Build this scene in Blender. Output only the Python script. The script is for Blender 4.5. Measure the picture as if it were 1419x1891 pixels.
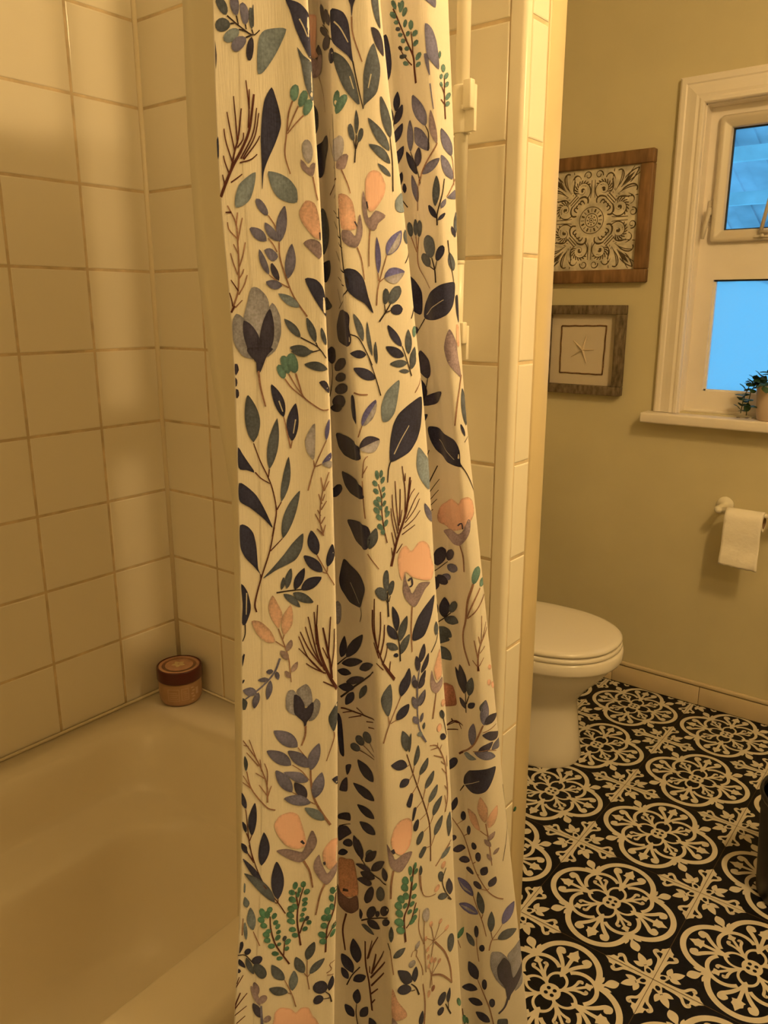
import bpy, bmesh, math, random
import numpy as np
from mathutils import Vector, Matrix
from mathutils.geometry import delaunay_2d_cdt
random.seed(7)
C = bpy.context.scene.collection
for o in list(bpy.data.objects): bpy.data.objects.remove(o)
PI = math.pi

# ---------------------------------------------------------------- camera, light, exposure
CAM_H = 1.31
cam = bpy.data.cameras.new('camera'); camo = bpy.data.objects.new('camera', cam); C.objects.link(camo)
cam.sensor_fit = 'VERTICAL'; cam.sensor_height = 36.0; cam.lens = 1462.0/1891.0*36.0
cam.clip_start = 0.02; cam.clip_end = 60
camo.location = (0, 0, CAM_H)
camo.rotation_euler = (math.radians(90-14.52), 0, math.radians(37.9))
bpy.context.scene.camera = camo
vs = bpy.context.scene.view_settings
vs.view_transform = 'Standard'; vs.look = 'None'; vs.gamma = 1.0; vs.use_curve_mapping = False; vs.exposure = 0.0

world = bpy.data.worlds.new('daylight'); bpy.context.scene.world = world; world.use_nodes = True
bg = world.node_tree.nodes['Background']; bg.inputs[0].default_value = (0.125, 0.56, 1.0, 1); bg.inputs[1].default_value = 1.15

WARM = (1.0, 0.655, 0.275)
def lamp(name, loc, power, radius):
    l = bpy.data.lights.new(name, 'POINT'); l.energy = power; l.color = WARM; l.shadow_soft_size = radius
    o = bpy.data.objects.new(name, l); C.objects.link(o); o.location = loc
    return o
lamp('warm_bulb', (0.36, 1.12, 2.29), 29.0, 0.035)
lamp('warm_bulb', (0.42, 0.95, 2.29), 19.0, 0.035)
lamp('vanity_lamp', (0.72, 0.62, 1.95), 14.5, 0.08)
lamp('added_fill_light', (-0.45, -0.98, 2.2), 7.6, 0.12)  # unseen fill light, added to brighten the tub and alcove walls
try:
    bpy.context.scene.cycles.diffuse_bounces = 8
except Exception: pass

# ---------------------------------------------------------------- helpers
def tag(o, label=None, cat=None, group=None, kind=None):
    if label: o['label'] = label
    if cat: o['category'] = cat
    if group: o['group'] = group
    if kind: o['kind'] = kind
    return o
def empty(name, loc, label=None, cat=None, kind=None):
    o = bpy.data.objects.new(name, None); C.objects.link(o); o.location = loc; o.empty_display_size = 0.05
    bpy.context.view_layer.update()
    return tag(o, label, cat, None, kind)
class MB:
    def __init__(s): s.v = []; s.f = []; s.m = []; s.sm = []
    def add(s, vs, fs, m=0, smooth=False):
        b = len(s.v); s.v += [tuple(p) for p in vs]
        for f in fs: s.f.append(tuple(b+i for i in f)); s.m.append(m); s.sm.append(smooth)
    def build(s, name, mats, parent=None, smooth=None, autosmooth=None):
        me = bpy.data.meshes.new(name)
        P = np.array(s.v, float)
        loc = Vector((0, 0, 0))
        q = parent
        while q is not None: loc = loc+q.location; q = q.parent
        me.from_pydata([Vector(p)-loc for p in s.v], [], s.f)
        for m in (mats if isinstance(mats, (list, tuple)) else [mats]): me.materials.append(m)
        me.polygons.foreach_set('material_index', s.m)
        me.polygons.foreach_set('use_smooth', [bool(x) if smooth is None else smooth for x in s.sm])
        me.update()
        o = bpy.data.objects.new(name, me); C.objects.link(o)
        if parent is not None: o.parent = parent
        return o
    # -- shapes
    def box(s, a, b, bev=0.0, m=0, seg=2):
        if bev <= 0:
            x0, y0, z0 = a; x1, y1, z1 = b
            s.add([(x0,y0,z0),(x1,y0,z0),(x1,y1,z0),(x0,y1,z0),(x0,y0,z1),(x1,y0,z1),(x1,y1,z1),(x0,y1,z1)],
                  [(0,3,2,1),(4,5,6,7),(0,1,5,4),(1,2,6,5),(2,3,7,6),(3,0,4,7)], m)
            return
        bm = bmesh.new(); bmesh.ops.create_cube(bm, size=1)
        for v in bm.verts:
            v.co = Vector(((a[i]+b[i])/2+v.co[i]*(b[i]-a[i]) for i in range(3)))
        bmesh.ops.bevel(bm, geom=bm.edges[:], offset=bev, segments=seg, profile=0.5, affect='EDGES')
        s.bm(bm, m, True)
    def bm(s, bm, m=0, smooth=True):
        bm.verts.index_update()
        s.add([v.co[:] for v in bm.verts], [[v.index for v in f.verts] for f in bm.faces], m, smooth); bm.free()
    def tube(s, pts, rad, n=10, m=0, cap=True):
        pts = [Vector(p) for p in pts]; N = len(pts)
        rad = rad if isinstance(rad, (list, tuple)) else [rad]*N
        t0 = (pts[1]-pts[0]).normalized(); up = Vector((0,0,1)) if abs(t0.z) < .9 else Vector((1,0,0))
        u = t0.cross(up).normalized(); V = []; Fc = []
        for i, p in enumerate(pts):
            t = (pts[min(i+1,N-1)]-pts[max(i-1,0)]).normalized()
            u = (u-t*u.dot(t)).normalized(); w = t.cross(u)
            for k in range(n):
                a = 2*PI*k/n; V.append(p+(u*math.cos(a)+w*math.sin(a))*rad[i])
        for i in range(N-1):
            for k in range(n): Fc.append((i*n+k, i*n+(k+1)%n, (i+1)*n+(k+1)%n, (i+1)*n+k))
        if cap: Fc.append(tuple(range(n-1,-1,-1))); Fc.append(tuple((N-1)*n+k for k in range(n)))
        s.add(V, Fc, m, True)
    def lathe(s, c, prof, n=40, m=0, axis='z', mids=None):
        V = []; Fc = []; N = len(prof)
        for r, h in prof:
            for k in range(n):
                a = 2*PI*k/n; x, y = r*math.cos(a), r*math.sin(a)
                V.append({'z':(c[0]+x,c[1]+y,c[2]+h),'y':(c[0]+x,c[1]+h,c[2]+y),'x':(c[0]+h,c[1]+x,c[2]+y)}[axis])
        for i in range(N-1):
            for k in range(n): Fc.append((i*n+k, i*n+(k+1)%n, (i+1)*n+(k+1)%n, (i+1)*n+k))
        if prof[0][0] > 1e-6: Fc.append(tuple(range(n-1,-1,-1)))
        if prof[-1][0] > 1e-6: Fc.append(tuple((N-1)*n+k for k in range(n)))
        s.add(V, Fc, m, True)
    def loft(s, loops, m=0, cap0=True, cap1=True, smooth=True):
        n = len(loops[0]); V = [p for l in loops for p in l]; Fc = []
        for i in range(len(loops)-1):
            for k in range(n): Fc.append((i*n+k, i*n+(k+1)%n, (i+1)*n+(k+1)%n, (i+1)*n+k))
        if cap0: Fc.append(tuple(range(n-1,-1,-1)))
        if cap1: Fc.append(tuple((len(loops)-1)*n+k for k in range(n)))
        s.add(V, Fc, m, smooth)
def edge_split(o, ang=40):
    md = o.modifiers.new('edges', 'EDGE_SPLIT'); md.split_angle = math.radians(ang); return o

def mat(name, col, rough=0.5, spec=0.5, metal=0.0, noise=0.0, nscale=8, bump=0.0, bscale=60, coat=0.0, stretch=None, detail=4):
    m = bpy.data.materials.new(name); m.use_nodes = True; nt = m.node_tree; b = nt.nodes['Principled BSDF']
    b.inputs['Base Color'].default_value = (*col, 1); b.inputs['Roughness'].default_value = rough
    b.inputs['Specular IOR Level'].default_value = spec; b.inputs['Metallic'].default_value = metal
    b.inputs['Coat Weight'].default_value = coat
    if noise or bump:
        tc = nt.nodes.new('ShaderNodeTexCoord'); mp = nt.nodes.new('ShaderNodeMapping'); nt.links.new(tc.outputs['Object'], mp.inputs[0])
        if stretch: mp.inputs['Scale'].default_value = stretch
    if noise:
        n = nt.nodes.new('ShaderNodeTexNoise'); n.inputs['Scale'].default_value = nscale; n.inputs['Detail'].default_value = detail
        nt.links.new(mp.outputs[0], n.inputs['Vector'])
        mr = nt.nodes.new('ShaderNodeMapRange'); mr.inputs[1].default_value = .3; mr.inputs[2].default_value = .7
        mr.inputs[3].default_value = 1-noise; mr.inputs[4].default_value = 1+noise*.6
        nt.links.new(n.outputs['Fac'], mr.inputs[0])
        mx = nt.nodes.new('ShaderNodeMix'); mx.data_type = 'RGBA'; mx.blend_type = 'MULTIPLY'; mx.inputs[0].default_value = 1
        mx.inputs[6].default_value = (*col, 1); nt.links.new(mr.outputs[0], mx.inputs[7]); nt.links.new(mx.outputs[2], b.inputs['Base Color'])
    if bump:
        n2 = nt.nodes.new('ShaderNodeTexNoise'); n2.inputs['Scale'].default_value = bscale; n2.inputs['Detail'].default_value = 3
        nt.links.new(mp.outputs[0], n2.inputs['Vector'])
        bp = nt.nodes.new('ShaderNodeBump'); bp.inputs['Strength'].default_value = bump; bp.inputs['Distance'].default_value = .002
        nt.links.new(n2.outputs['Fac'], bp.inputs['Height']); nt.links.new(bp.outputs[0], b.inputs['Normal'])
    return m

M = {}
M['tile'] = mat('glazed_tile', (.83,.79,.70), .16, .5, bump=.06, bscale=14)
M['grout'] = mat('grout', (.68,.57,.41), .8, .2, noise=.25, nscale=25)
M['paint'] = mat('beige_wall_paint', (.60,.55,.375), .55, .3, noise=.05, nscale=5, bump=.12, bscale=120)
M['paint_dim'] = mat('darkened_wall_paint', (.36,.33,.22), .6, .3)  # beige paint darkened on the unseen walls to cut bounced light
M['ceiling'] = mat('ceiling_paint', (.85,.82,.74), .8, .2)
M['corner'] = mat('yellow_beige_paint', (.66,.56,.36), .35, .4, noise=.05, nscale=10, bump=.1, bscale=40)
M['trim'] = mat('white_trim_paint', (.82,.77,.72), .35, .45, noise=.03, nscale=12, bump=.06, bscale=60)
M['tub'] = mat('tub_enamel', (.80,.74,.62), .34, .5, noise=.03, nscale=4)
M['porcelain'] = mat('porcelain', (.80,.76,.70), .12, .5)
M['seat'] = mat('toilet_seat_plastic', (.82,.78,.72), .2, .5)
M['vinyl_black'] = mat('black_vinyl', (.007,.007,.009), .42, .14, noise=.4, nscale=60, bump=.15, bscale=400)
M['vinyl_white'] = mat('cream_vinyl_print', (.63,.585,.50), .42, .3, noise=.06, nscale=30)
M['seam'] = mat('vinyl_seam', (.10,.07,.04), .7, .1)
M['plastic'] = mat('white_plastic', (.78,.74,.64), .3, .45)
M['liner'] = mat('vinyl_liner', (.88,.84,.72), .4, .3, bump=.05, bscale=10)
M['wood'] = mat('brown_wood', (.21,.118,.055), .5, .35, noise=.45, nscale=9, bump=.25, bscale=40, stretch=(6,6,1.2))
M['greywood'] = mat('weathered_grey_wood', (.16,.125,.085), .65, .25, noise=.6, nscale=22, bump=.5, bscale=70, stretch=(5,5,1.5))
M['whitewash'] = mat('whitewashed_metal', (.68,.63,.53), .6, .3, noise=.35, nscale=30, bump=.4, bscale=120)
M['patina'] = mat('dark_patina', (.10,.075,.05), .7, .2, noise=.4, nscale=60)
M['mat_board'] = mat('white_mat_board', (.60,.54,.46), .85, .1, bump=.25, bscale=300)
M['twine'] = mat('brown_twine', (.16,.085,.04), .9, .1, noise=.4, nscale=200)
M['starfish'] = mat('pale_starfish', (.66,.57,.45), .85, .1, bump=.6, bscale=350)
M['paper'] = mat('tissue_paper', (.90,.86,.80), .95, .05, bump=.9, bscale=70)
M['card'] = mat('cardboard', (.30,.20,.12), .9, .1)
M['black'] = mat('black_plastic', (.010,.010,.011), .4, .4)
M['pot'] = mat('cream_ceramic', (.62,.50,.42), .4, .4)
M['soil'] = mat('soil', (.04,.03,.02), .95, .1, noise=.5, nscale=80)
M['leaf'] = mat('green_leaf', (.035,.085,.04), .4, .4, noise=.4, nscale=60)
M['leaf_pale'] = mat('pale_leaf', (.20,.17,.14), .5, .4, noise=.4, nscale=60)
M['metal'] = mat('painted_window_metal', (.60,.55,.47), .35, .5)
M['gasket'] = mat('dark_gasket', (.03,.04,.05), .6, .3)
M['maroon'] = mat('maroon_plastic', (.075,.012,.012), .3, .5)
M['jar'] = mat('frosted_tan_plastic', (.40,.25,.15), .35, .45, noise=.12, nscale=30)
M['jar_label'] = mat('pink_cream_label', (.55,.32,.22), .4, .4, noise=.2, nscale=40)
M['jar_print'] = mat('pale_label_print', (.55,.40,.28), .5, .3)
M['flower'] = mat('pale_yellow_flower', (.72,.60,.36), .5, .3)
M['green'] = mat('green_paint_chip', (.03,.12,.07), .5, .3)
M['beam'] = mat('painted_beam', (.95,.95,.95), .7, .2, noise=.15, nscale=6)
M['beam_dark'] = mat('weathered_beam', (.45,.47,.58), .7, .2, noise=.2, nscale=6)
def shader_glass(name, frosted):
    m = bpy.data.materials.new(name); m.use_nodes = True; nt = m.node_tree; nt.nodes.remove(nt.nodes['Principled BSDF'])
    out = nt.nodes['Material Output']; g = nt.nodes.new('ShaderNodeBsdfGlossy'); g.inputs['Roughness'].default_value = .25 if frosted else .02
    if frosted:
        t0 = nt.nodes.new('ShaderNodeBsdfTranslucent'); t0.inputs[0].default_value = (.97,.98,.98,1); t1 = nt.nodes.new('ShaderNodeBsdfTransparent'); t1.inputs[0].default_value = (.97,.99,1,1)
        t = nt.nodes.new('ShaderNodeMixShader'); t.inputs[0].default_value = .65; nt.links.new(t0.outputs[0], t.inputs[1]); nt.links.new(t1.outputs[0], t.inputs[2])
    else: t = nt.nodes.new('ShaderNodeBsdfTransparent'); t.inputs[0].default_value = (.95,.97,.97,1)
    fr = nt.nodes.new('ShaderNodeFresnel'); fr.inputs[0].default_value = 1.2 if frosted else 1.35
    mx = nt.nodes.new('ShaderNodeMixShader'); nt.links.new(fr.outputs[0], mx.inputs[0]); nt.links.new(t.outputs[0], mx.inputs[1]); nt.links.new(g.outputs[0], mx.inputs[2])
    nt.links.new(mx.outputs[0], out.inputs[0]); return m
M['glass'] = shader_glass('clear_glass', False); M['frost'] = shader_glass('frosted_glass', True)

# ---------------------------------------------------------------- room shell
XL, YP, XE, YB, W, XR, YF, ZC = -1.436, 1.06, -0.58, 1.175, 2.59, 0.85, -1.15, 2.40
RIM = 0.4535
ROWS = [RIM + .1545*k for k in range(-3, 14)]
def tiled(mb, frame, u0, u1, ucuts, vcuts, v0, v1, g=.0026, h=.0012, b=.0022):
    # frame: (origin, U, V, N); raised bevelled tiles (slot 0) over a grout plane (slot 1)
    O, U, V, N = [Vector(x) for x in frame]
    pt = lambda u, v, n: O+U*u+V*v+N*n
    mb.add([pt(u0,v0,-h), pt(u1,v0,-h), pt(u1,v1,-h), pt(u0,v1,-h)], [(0,1,2,3)], 1)
    us = [u0]+[c for c in sorted(ucuts) if u0+.003 < c < u1-.003]+[u1]; vv = [v0]+[c for c in sorted(vcuts) if v0+.003 < c < v1-.003]+[v1]
    for i in range(len(us)-1):
        for j in range(len(vv)-1):
            a, c, d, e = us[i]+g, us[i+1]-g, vv[j]+g, vv[j+1]-g
            t = [random.uniform(-.0003,.0003) for _ in range(4)]
            mb.add([pt(a,d,-h),pt(c,d,-h),pt(c,e,-h),pt(a,e,-h)] +
                   [pt(a+b*.3,d+b*.3,-h*.3),pt(c-b*.3,d+b*.3,-h*.3),pt(c-b*.3,e-b*.3,-h*.3),pt(a+b*.3,e-b*.3,-h*.3)] +
                   [pt(a+b,d+b,t[0]),pt(c-b,d+b,t[1]),pt(c-b,e-b,t[2]),pt(a+b,e-b,t[3])],
                   [(0,1,5,4),(1,2,6,5),(2,3,7,6),(3,0,4,7),(4,5,9,8),(5,6,10,9),(6,7,11,10),(7,4,8,11),(8,9,10,11)], 0)
mb = MB()
tiled(mb, ((XL,0,0),(0,1,0),(0,0,1),(1,0,0)), YF, YP, [YP-.1494-.1555*k for k in range(16)], ROWS, RIM-.15, ZC)
mb.box((XL-.10,YF-.1,-.01), (XL-.0035,W+.1,ZC), m=2)
tag(mb.build('wall_left', [M['tile'], M['grout'], M['paint']]), kind='structure')

mb = MB()   # partition between the tub and the toilet: tiled end of the tub alcove, tiled edge
tiled(mb, ((0,YP,0),(1,0,0),(0,0,1),(0,-1,0)), XL, XE-.026, [-1.283+.155*k for k in range(4)], ROWS, RIM-.15, ZC)
N_ = len(mb.f)
tiled(mb, ((XE,0,0),(0,1,0),(0,0,1),(1,0,0)), YP+.012, YP+.0625, [], [z+.002 for z in ROWS], 0.0, ZC)
# bullnose edge pieces wrapping the corner
arc = [(XE-.0258,YP)]+[(XE-.010+.010*math.sin(a),YP+.010-.010*math.cos(a)) for a in [k*PI/16 for k in range(9)]]+[(XE,YP+.0105)]
vv = [0.0, ZC]
for j in range(len(vv)-1):
    lo, hi = vv[j]+.0008, vv[j+1]-.0008
    n = len(arc); mb.add([(x,y,lo) for x,y in arc]+[(x,y,hi) for x,y in arc], [(i,i+1,n+i+1,n+i) for i in range(n-1)], 0, True)
mb.box((XL,YP+.003,0), (XE-.003,YB-.001,ZC), m=1)
mb.add([(XL,YB,0),(XE-.003,YB,0),(XE-.003,YB,ZC),(XL,YB,ZC)], [(3,2,1,0)], 2)
mb.tube([(XL+.0015,YP-.0015,RIM+.001),(XL+.0015,YP-.0015,ZC)], .0055, 10, m=3)
tag(mb.build('wall_middle', [M['tile'], M['grout'], M['paint'], mat('corner_caulk', (.80,.73,.58), .3)]), kind='structure')
post = MB(); post.box((XE-.03,YP+.064,0), (XE+.0005,YB+.001,ZC), .004)
post = tag(post.build('trim_1', M['corner'], smooth=True), kind='structure')
mb = MB(); mb.lathe((XE+.0004,1.128,.435), [(0,.0011),(.0042,.0011),(.0048,0)], 12, axis='x'); sp = mb.build('paint_spot', M['green'], post)

# back wall with the window opening
OX0, OX1, OZ0, OZ1 = -.815, -.235, .985, 1.885
mb = MB()
mb.box((XL-.1,W,-.01), (OX0,W+.12,ZC)); mb.box((OX1,W,-.01), (XR+.1,W+.12,ZC)); mb.box((OX0,W,-.01), (OX1,W+.12,OZ0)); mb.box((OX0,W,OZ1), (OX1,W+.12,ZC))
tag(mb.build('wall_back', M['paint']), kind='structure')
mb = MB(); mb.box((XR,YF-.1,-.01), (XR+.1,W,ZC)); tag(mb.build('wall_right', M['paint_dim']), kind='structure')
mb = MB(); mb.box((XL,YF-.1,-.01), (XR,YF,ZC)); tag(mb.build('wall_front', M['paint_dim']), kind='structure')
mb = MB(); mb.box((XL-.1,YF-.1,ZC), (XR+.1,W+.12,ZC+.08)); tag(mb.build('ceiling', M['ceiling']), kind='structure')

# baseboard: a row of beige tiles under a thin rounded cap
mb = MB()
xs = [XL, -1.268, -.963, -.658, -.353, -.048, .257, .562, XR]
for i in range(len(xs)-1): mb.box((xs[i]+.0008,W-.011,.001), (xs[i+1]-.0008,W-.0005,.066), .0015)
mb.box((XL,W-.013,.069), (XR,W-.0005,.083), .004, m=0)
mb.add([(XL,W-.006,0),(XR,W-.006,0),(XR,W-.006,.075),(XL,W-.006,.075)], [(0,1,2,3)], 1)
tag(mb.build('baseboard_back', [mat('beige_base_tile', (.62,.52,.36), .4, .4, noise=.05, nscale=9), M['patina']], smooth=True), kind='structure')

# ---------------------------------------------------------------- floor: patterned vinyl tiles
def ribbon2(pts, w, taper=None):
    P = np.array(pts, float); n = len(P); T = np.gradient(P, axis=0); T /= np.linalg.norm(T, axis=1)[:,None]+1e-9
    Nn = np.c_[-T[:,1], T[:,0]]
    ww = (np.full(n, w) if taper is None else w*np.interp(np.linspace(0,1,n), np.linspace(0,1,len(taper)), taper))/2
    return P+Nn*ww[:,None], P-Nn*ww[:,None]
def bez(p0, p1, p2, p3=None, n=10):
    t = np.linspace(0,1,n)[:,None]; p0, p1, p2 = map(np.array, (p0,p1,p2))
    if p3 is None: return (1-t)**2*p0+2*t*(1-t)*p1+t*t*p2
    p3 = np.array(p3); return (1-t)**3*p0+3*t*(1-t)**2*p1+3*t*t*(1-t)*p2+t**3*p3
def spline2(pts, n=8):
    P = np.array(pts, float); Q = np.vstack([2*P[0]-P[1], P, 2*P[-1]-P[-2]]); out = []
    for i in range(1, len(Q)-2):
        for t in np.arange(n)/n:
            a, b, c, d = Q[i-1:i+3]
            out.append(.5*((2*b)+(c-a)*t+(2*a-5*b+4*c-d)*t*t+(-a+3*b-3*c+d)*t**3))
    out.append(P[-1]); return np.array(out)
class Pat:      # flat printed pattern: convex quads / fans in 2D
    def __init__(s): s.v = []; s.f = []; s.m = []; s.z = []; s.k = 0
    def lay(s, z): s.k += 1; return .00030+.00001*(s.k%40) if z == 1 else .00085
    def rib(s, pts, w, m=1, taper=None, z=1):
        a, b = ribbon2(pts, w, taper); k = len(s.v); n = len(a)
        s.v += list(a)+list(b); z = s.lay(z); s.z += [z]*(2*n)
        for i in range(n-1): s.f.append((k+i, k+n+i, k+n+i+1, k+i+1)); s.m.append(m)
    def fan(s, pts, m=1, z=1):      # star-shaped outline about its centroid
        P = np.array(pts, float); c = P.mean(0); k = len(s.v); n = len(P)
        s.v += [c]+list(P); z = s.lay(z); s.z += [z]*(n+1)
        ar = sum(P[i][0]*P[(i+1)%n][1]-P[(i+1)%n][0]*P[i][1] for i in range(n))
        for i in range(n):
            j = (i+1)%n; s.f.append((k, k+1+i, k+1+j) if ar > 0 else (k, k+1+j, k+1+i)); s.m.append(m)
    def rot(s, o, ang, mirror=False):
        c, sn = math.cos(ang), math.sin(ang); k = len(s.v); s.k += 1; dz = .0000023*(s.k%9)
        for p, z in zip(o.v, o.z):
            x, y = (p[0], -p[1]) if mirror else (p[0], p[1])
            s.v.append(np.array((x*c-y*sn, x*sn+y*c))); s.z.append(z+dz)
        for f, m in zip(o.f, o.m): s.f.append(tuple(k+i for i in (f[::-1] if mirror else f))); s.m.append(m)
def drop(x0, x1, w, y=0, ang=0, n=14, k=.55):
    # petal along +x from x0 to x1, pivoting by ang about (x0, y)
    t = np.linspace(0,1,n); hw = w/2*np.sin(PI*t**k)**.8
    P = np.r_[np.c_[(x1-x0)*t, hw], np.c_[(x1-x0)*t[::-1], -hw[::-1]][1:-1]]
    c, s = math.cos(ang), math.sin(ang); return np.c_[x0+P[:,0]*c-P[:,1]*s, y+P[:,0]*s+P[:,1]*c]
med = Pat(); ax = Pat(); dg = Pat(); ch = Pat()
R0, D0 = .073, .072
th = np.linspace(-.785-PI/4-.02, .785+PI/4+.02, 34); r = R0-.0062
ax.rib(np.c_[D0+r*np.cos(th), r*np.sin(th)], .0125)                       # outer lobe
# fleur inside the outer lobe (along +x), one half mirrored
half = Pat()
half.rib(spline2([(.053,.0025),(.068,.006),(.082,.014),(.094,.024),(.103,.033),(.1115,.034),(.114,.027),(.108,.0225)]), .0082, taper=[.5,.8,1,1.15,1.2,1.1,1.1,1.0,.9])
half.fan([(.108+.0062*math.cos(a), .0245+.0062*math.sin(a)) for a in np.linspace(0,2*PI,11)[:-1]])
ax.rot(half, 0); ax.rot(half, 0, True)
ax.rib([(.05,0),(.062,0),(.08,0),(.098,0)], .0075, taper=[1.3,1.2,1.0,1.1])
ax.fan([(.094,0),(.099,.006),(.1005,.0135),(.1055,.0105),(.113,.0115),(.1175,.0065),(.129,0),(.1175,-.0065),(.113,-.0115),(.1055,-.0105),(.1005,-.0135),(.099,-.006)])
ax.fan([(.044,0),(.0525,.0075),(.061,0),(.0525,-.0075)])
# inner petals bounded by curves from the axis cusp to the centre ring
ax.rib(bez((.054,.001),(.047,.021),(.030,.0215),(.0150,.0165),14), .0058, taper=[1.3,1,.9,1.1]); ax.rib(bez((.054,-.001),(.047,-.021),(.030,-.0215),(.0150,-.0165),14), .0058, taper=[1.3,1,.9,1.1])
# inner quatrefoil, lobes on the diagonal
th = np.linspace(-1.62, 1.62, 34); r = .0416-.004
dg.rib(np.c_[.0565+r*np.cos(th), r*np.sin(th)], .0088)
half = Pat(); half.rib(spline2([(.024,.001),(.045,.003),(.057,.0085),(.065,.0145),(.0700,.0130),(.0675,.009)]), .0058, taper=[.7,.9,1,1.2,1.3,1.2])
dg.rot(half, 0); dg.rot(half, 0, True)
dg.rib([(.02,0),(.04,0),(.07,0),(.088,0)], .0060, taper=[1.2,1,1,1.3])
dg.fan([(.0715,0),(.0750,.0060),(.0790,.0100),(.0830,.0055),(.0905,0),(.0830,-.0055),(.0790,-.0100),(.0750,-.0060)])
# bud outside the cusp
dg.rib([(.104,0),(.118,0)], .006); dg.fan(drop(.110,.144,.0205,k=1.25)); dg.fan(drop(.103,.124,.0105,.006,.62,k=.8)); dg.fan(drop(.103,.124,.0105,-.006,-.62,k=.8))
dg.fan([(.092,0),(.0985,.0115),(.106,.009),(.113,0),(.106,-.009),(.0985,-.0115)])
ch.fan([(.0205*math.cos(a), .0205*math.sin(a)) for a in np.linspace(0,2*PI,29)[:-1]])
for q in range(4):
    a = PI/4+q*PI/2; cx, cy = .0092*math.cos(a-PI/4+PI/4), .0092*math.sin(a)
    ch.fan([(cx+.0042*math.cos(t), cy+.0042*math.sin(t)) for t in np.linspace(0,2*PI,11)[:-1]], 0, 2)
for q in range(4):
    med.rot(ax, q*PI/2); med.rot(dg, PI/4+q*PI/2)
med.rot(ch, 0)
cross = Pat(); arm = Pat(); pet = Pat()
half = Pat(); half.rib(spline2([(.028,.004),(.048,.006),(.060,.010),(.067,.019),(.0735,.0235),(.0785,.020),(.0755,.0155)]), .0066, taper=[1.2,1,1,1,1.1,1.2,1.1])
arm.rot(half, 0); arm.rot(half, 0, True)
arm.rib([(0,0),(.03,0),(.055,0),(.075,0),(.084,0)], .0125, taper=[1.3,1.1,1.0,1.1,1.4])
arm.fan([(.074,0),(.077,.008),(.0765,.0165),(.0825,.0125),(.0885,.0125),(.093,.0065),(.102,0),(.093,-.0065),(.0885,-.0125),(.0825,-.0125),(.0765,-.0165),(.077,-.008)])
pet.fan(drop(.037,.069,.0165,k=.75)); pet.fan(drop(.034,.057,.0125,.0035,.78,k=.8)); pet.fan(drop(.034,.057,.0125,-.0035,-.78,k=.8))
pet.rib([(.008,0),(.02,0),(.036,0)], .017, taper=[1.6,1.1,.35])
pet.fan([(.0215+.0062*math.cos(a), .0048*math.sin(a)) for a in np.linspace(0,2*PI,13)[:-1]], 0, 2)
for q in range(4): cross.rot(arm, q*PI/2); cross.rot(pet, PI/4+q*PI/2)
SX, SY, AX0, AY0 = .300, .3075, -.525, 1.517
mb = MB()
mb.box((XL-.1,YF-.1,-.06), (XR+.1,W+.12,0.0), m=0)
def stamp(p, cx, cy, x0, x1, y0, y1):
    P = np.array(p.v)*np.array((SX/.305, SY/.305))+np.array((cx, cy))
    if P[:,0].max() < x0 or P[:,0].min() > x1 or P[:,1].max() < y0 or P[:,1].min() > y1: return
    P[:,0] = np.clip(P[:,0], x0, x1); P[:,1] = np.clip(P[:,1], y0, y1)
    b = len(mb.v); mb.v += [(a, c, z) for (a, c), z in zip(P, p.z)]
    mb.f += [tuple(b+i for i in f) for f in p.f]; mb.m += p.m; mb.sm += [False]*len(p.f)
for i in range(-4, 6):
    for j in range(-9, 5):
        cx, cy = AX0+SX*i, AY0+SY*j
        if cx < -.45 and cy < 1.0: continue
        xlo = XL if cy > YB-.2 and cx < XE-.1 else XE-.08
        for p, ox, oy in ((med,0,0),(cross,SX/2,SY/2)):
            stamp(p, cx+ox, cy+oy, XL if cy > 1.1 else -.66, XR, YF, W-.012)
for i in range(-4, 6):
    x = AX0+SX/2+SX*i
    if XL < x < XR: mb.add([(x-.0006,YF,.0011),(x+.0006,YF,.0011),(x+.0006,W-.012,.0011),(x-.0006,W-.012,.0011)], [(0,1,2,3)], 2)
for j in range(-9, 5):
    y = AY0+SY/2+SY*j
    if YF < y < W: mb.add([(XL,y-.0006,.0011),(XR,y-.0006,.0011),(XR,y+.0006,.0011),(XL,y+.0006,.0011)], [(0,1,2,3)], 2)
tag(mb.build('floor', [M['vinyl_black'], M['vinyl_white'], M['seam']]), kind='structure')

# ---------------------------------------------------------------- window
win = empty('window_1', (-.525, W, .975), kind='structure')
tag(win, 'white framed window with small tilting top pane and large blue frosted lower pane', 'window')
mb = MB()      # moulded casing, mitred
prof = [(0,0),(0,.016),(.006,.020),(.018,.020),(.022,.017),(.034,.019),(.052,.024),(.060,.022),(.066,.025),(.074,.025),(.077,.021),(.077,0)]
def casing(a, b, inward):     # a->b along the outer edge, profile grows inward
    L = []
    for (p, nin) in ((a, inward[0]), (b, inward[1])):
        L.append([(p[0]+nin[0]*u, W-.0005-h, p[1]+nin[1]*u) for u, h in prof])
    n = len(prof); mb.add(L[0]+L[1], [(i,i+1,n+i+1,n+i) for i in range(n-1)], 0)
x0, x1, zt, zb = OX0-.077, OX1+.077, OZ1+.077, OZ0-.003
casing((x0,zt), (x0,zb), ((1,-1),(1,0))); casing((x1,zb), (x1,zt), ((-1,0),(-1,-1))); casing((x1,zt), (x0,zt), ((-1,-1),(1,-1)))
mb.build('window_casing', M['trim'], win)
mb = MB(); mb.box((OX0-.105,W-.062,.948), (OX1+.105,W+.050,.9805), .006, seg=3); mb.box((OX0-.002,W-.001,.970),(OX1+.002,W+.075,.9795)); mb.build('window_sill', M['trim'], win)
mb = MB()      # jamb lining
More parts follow.
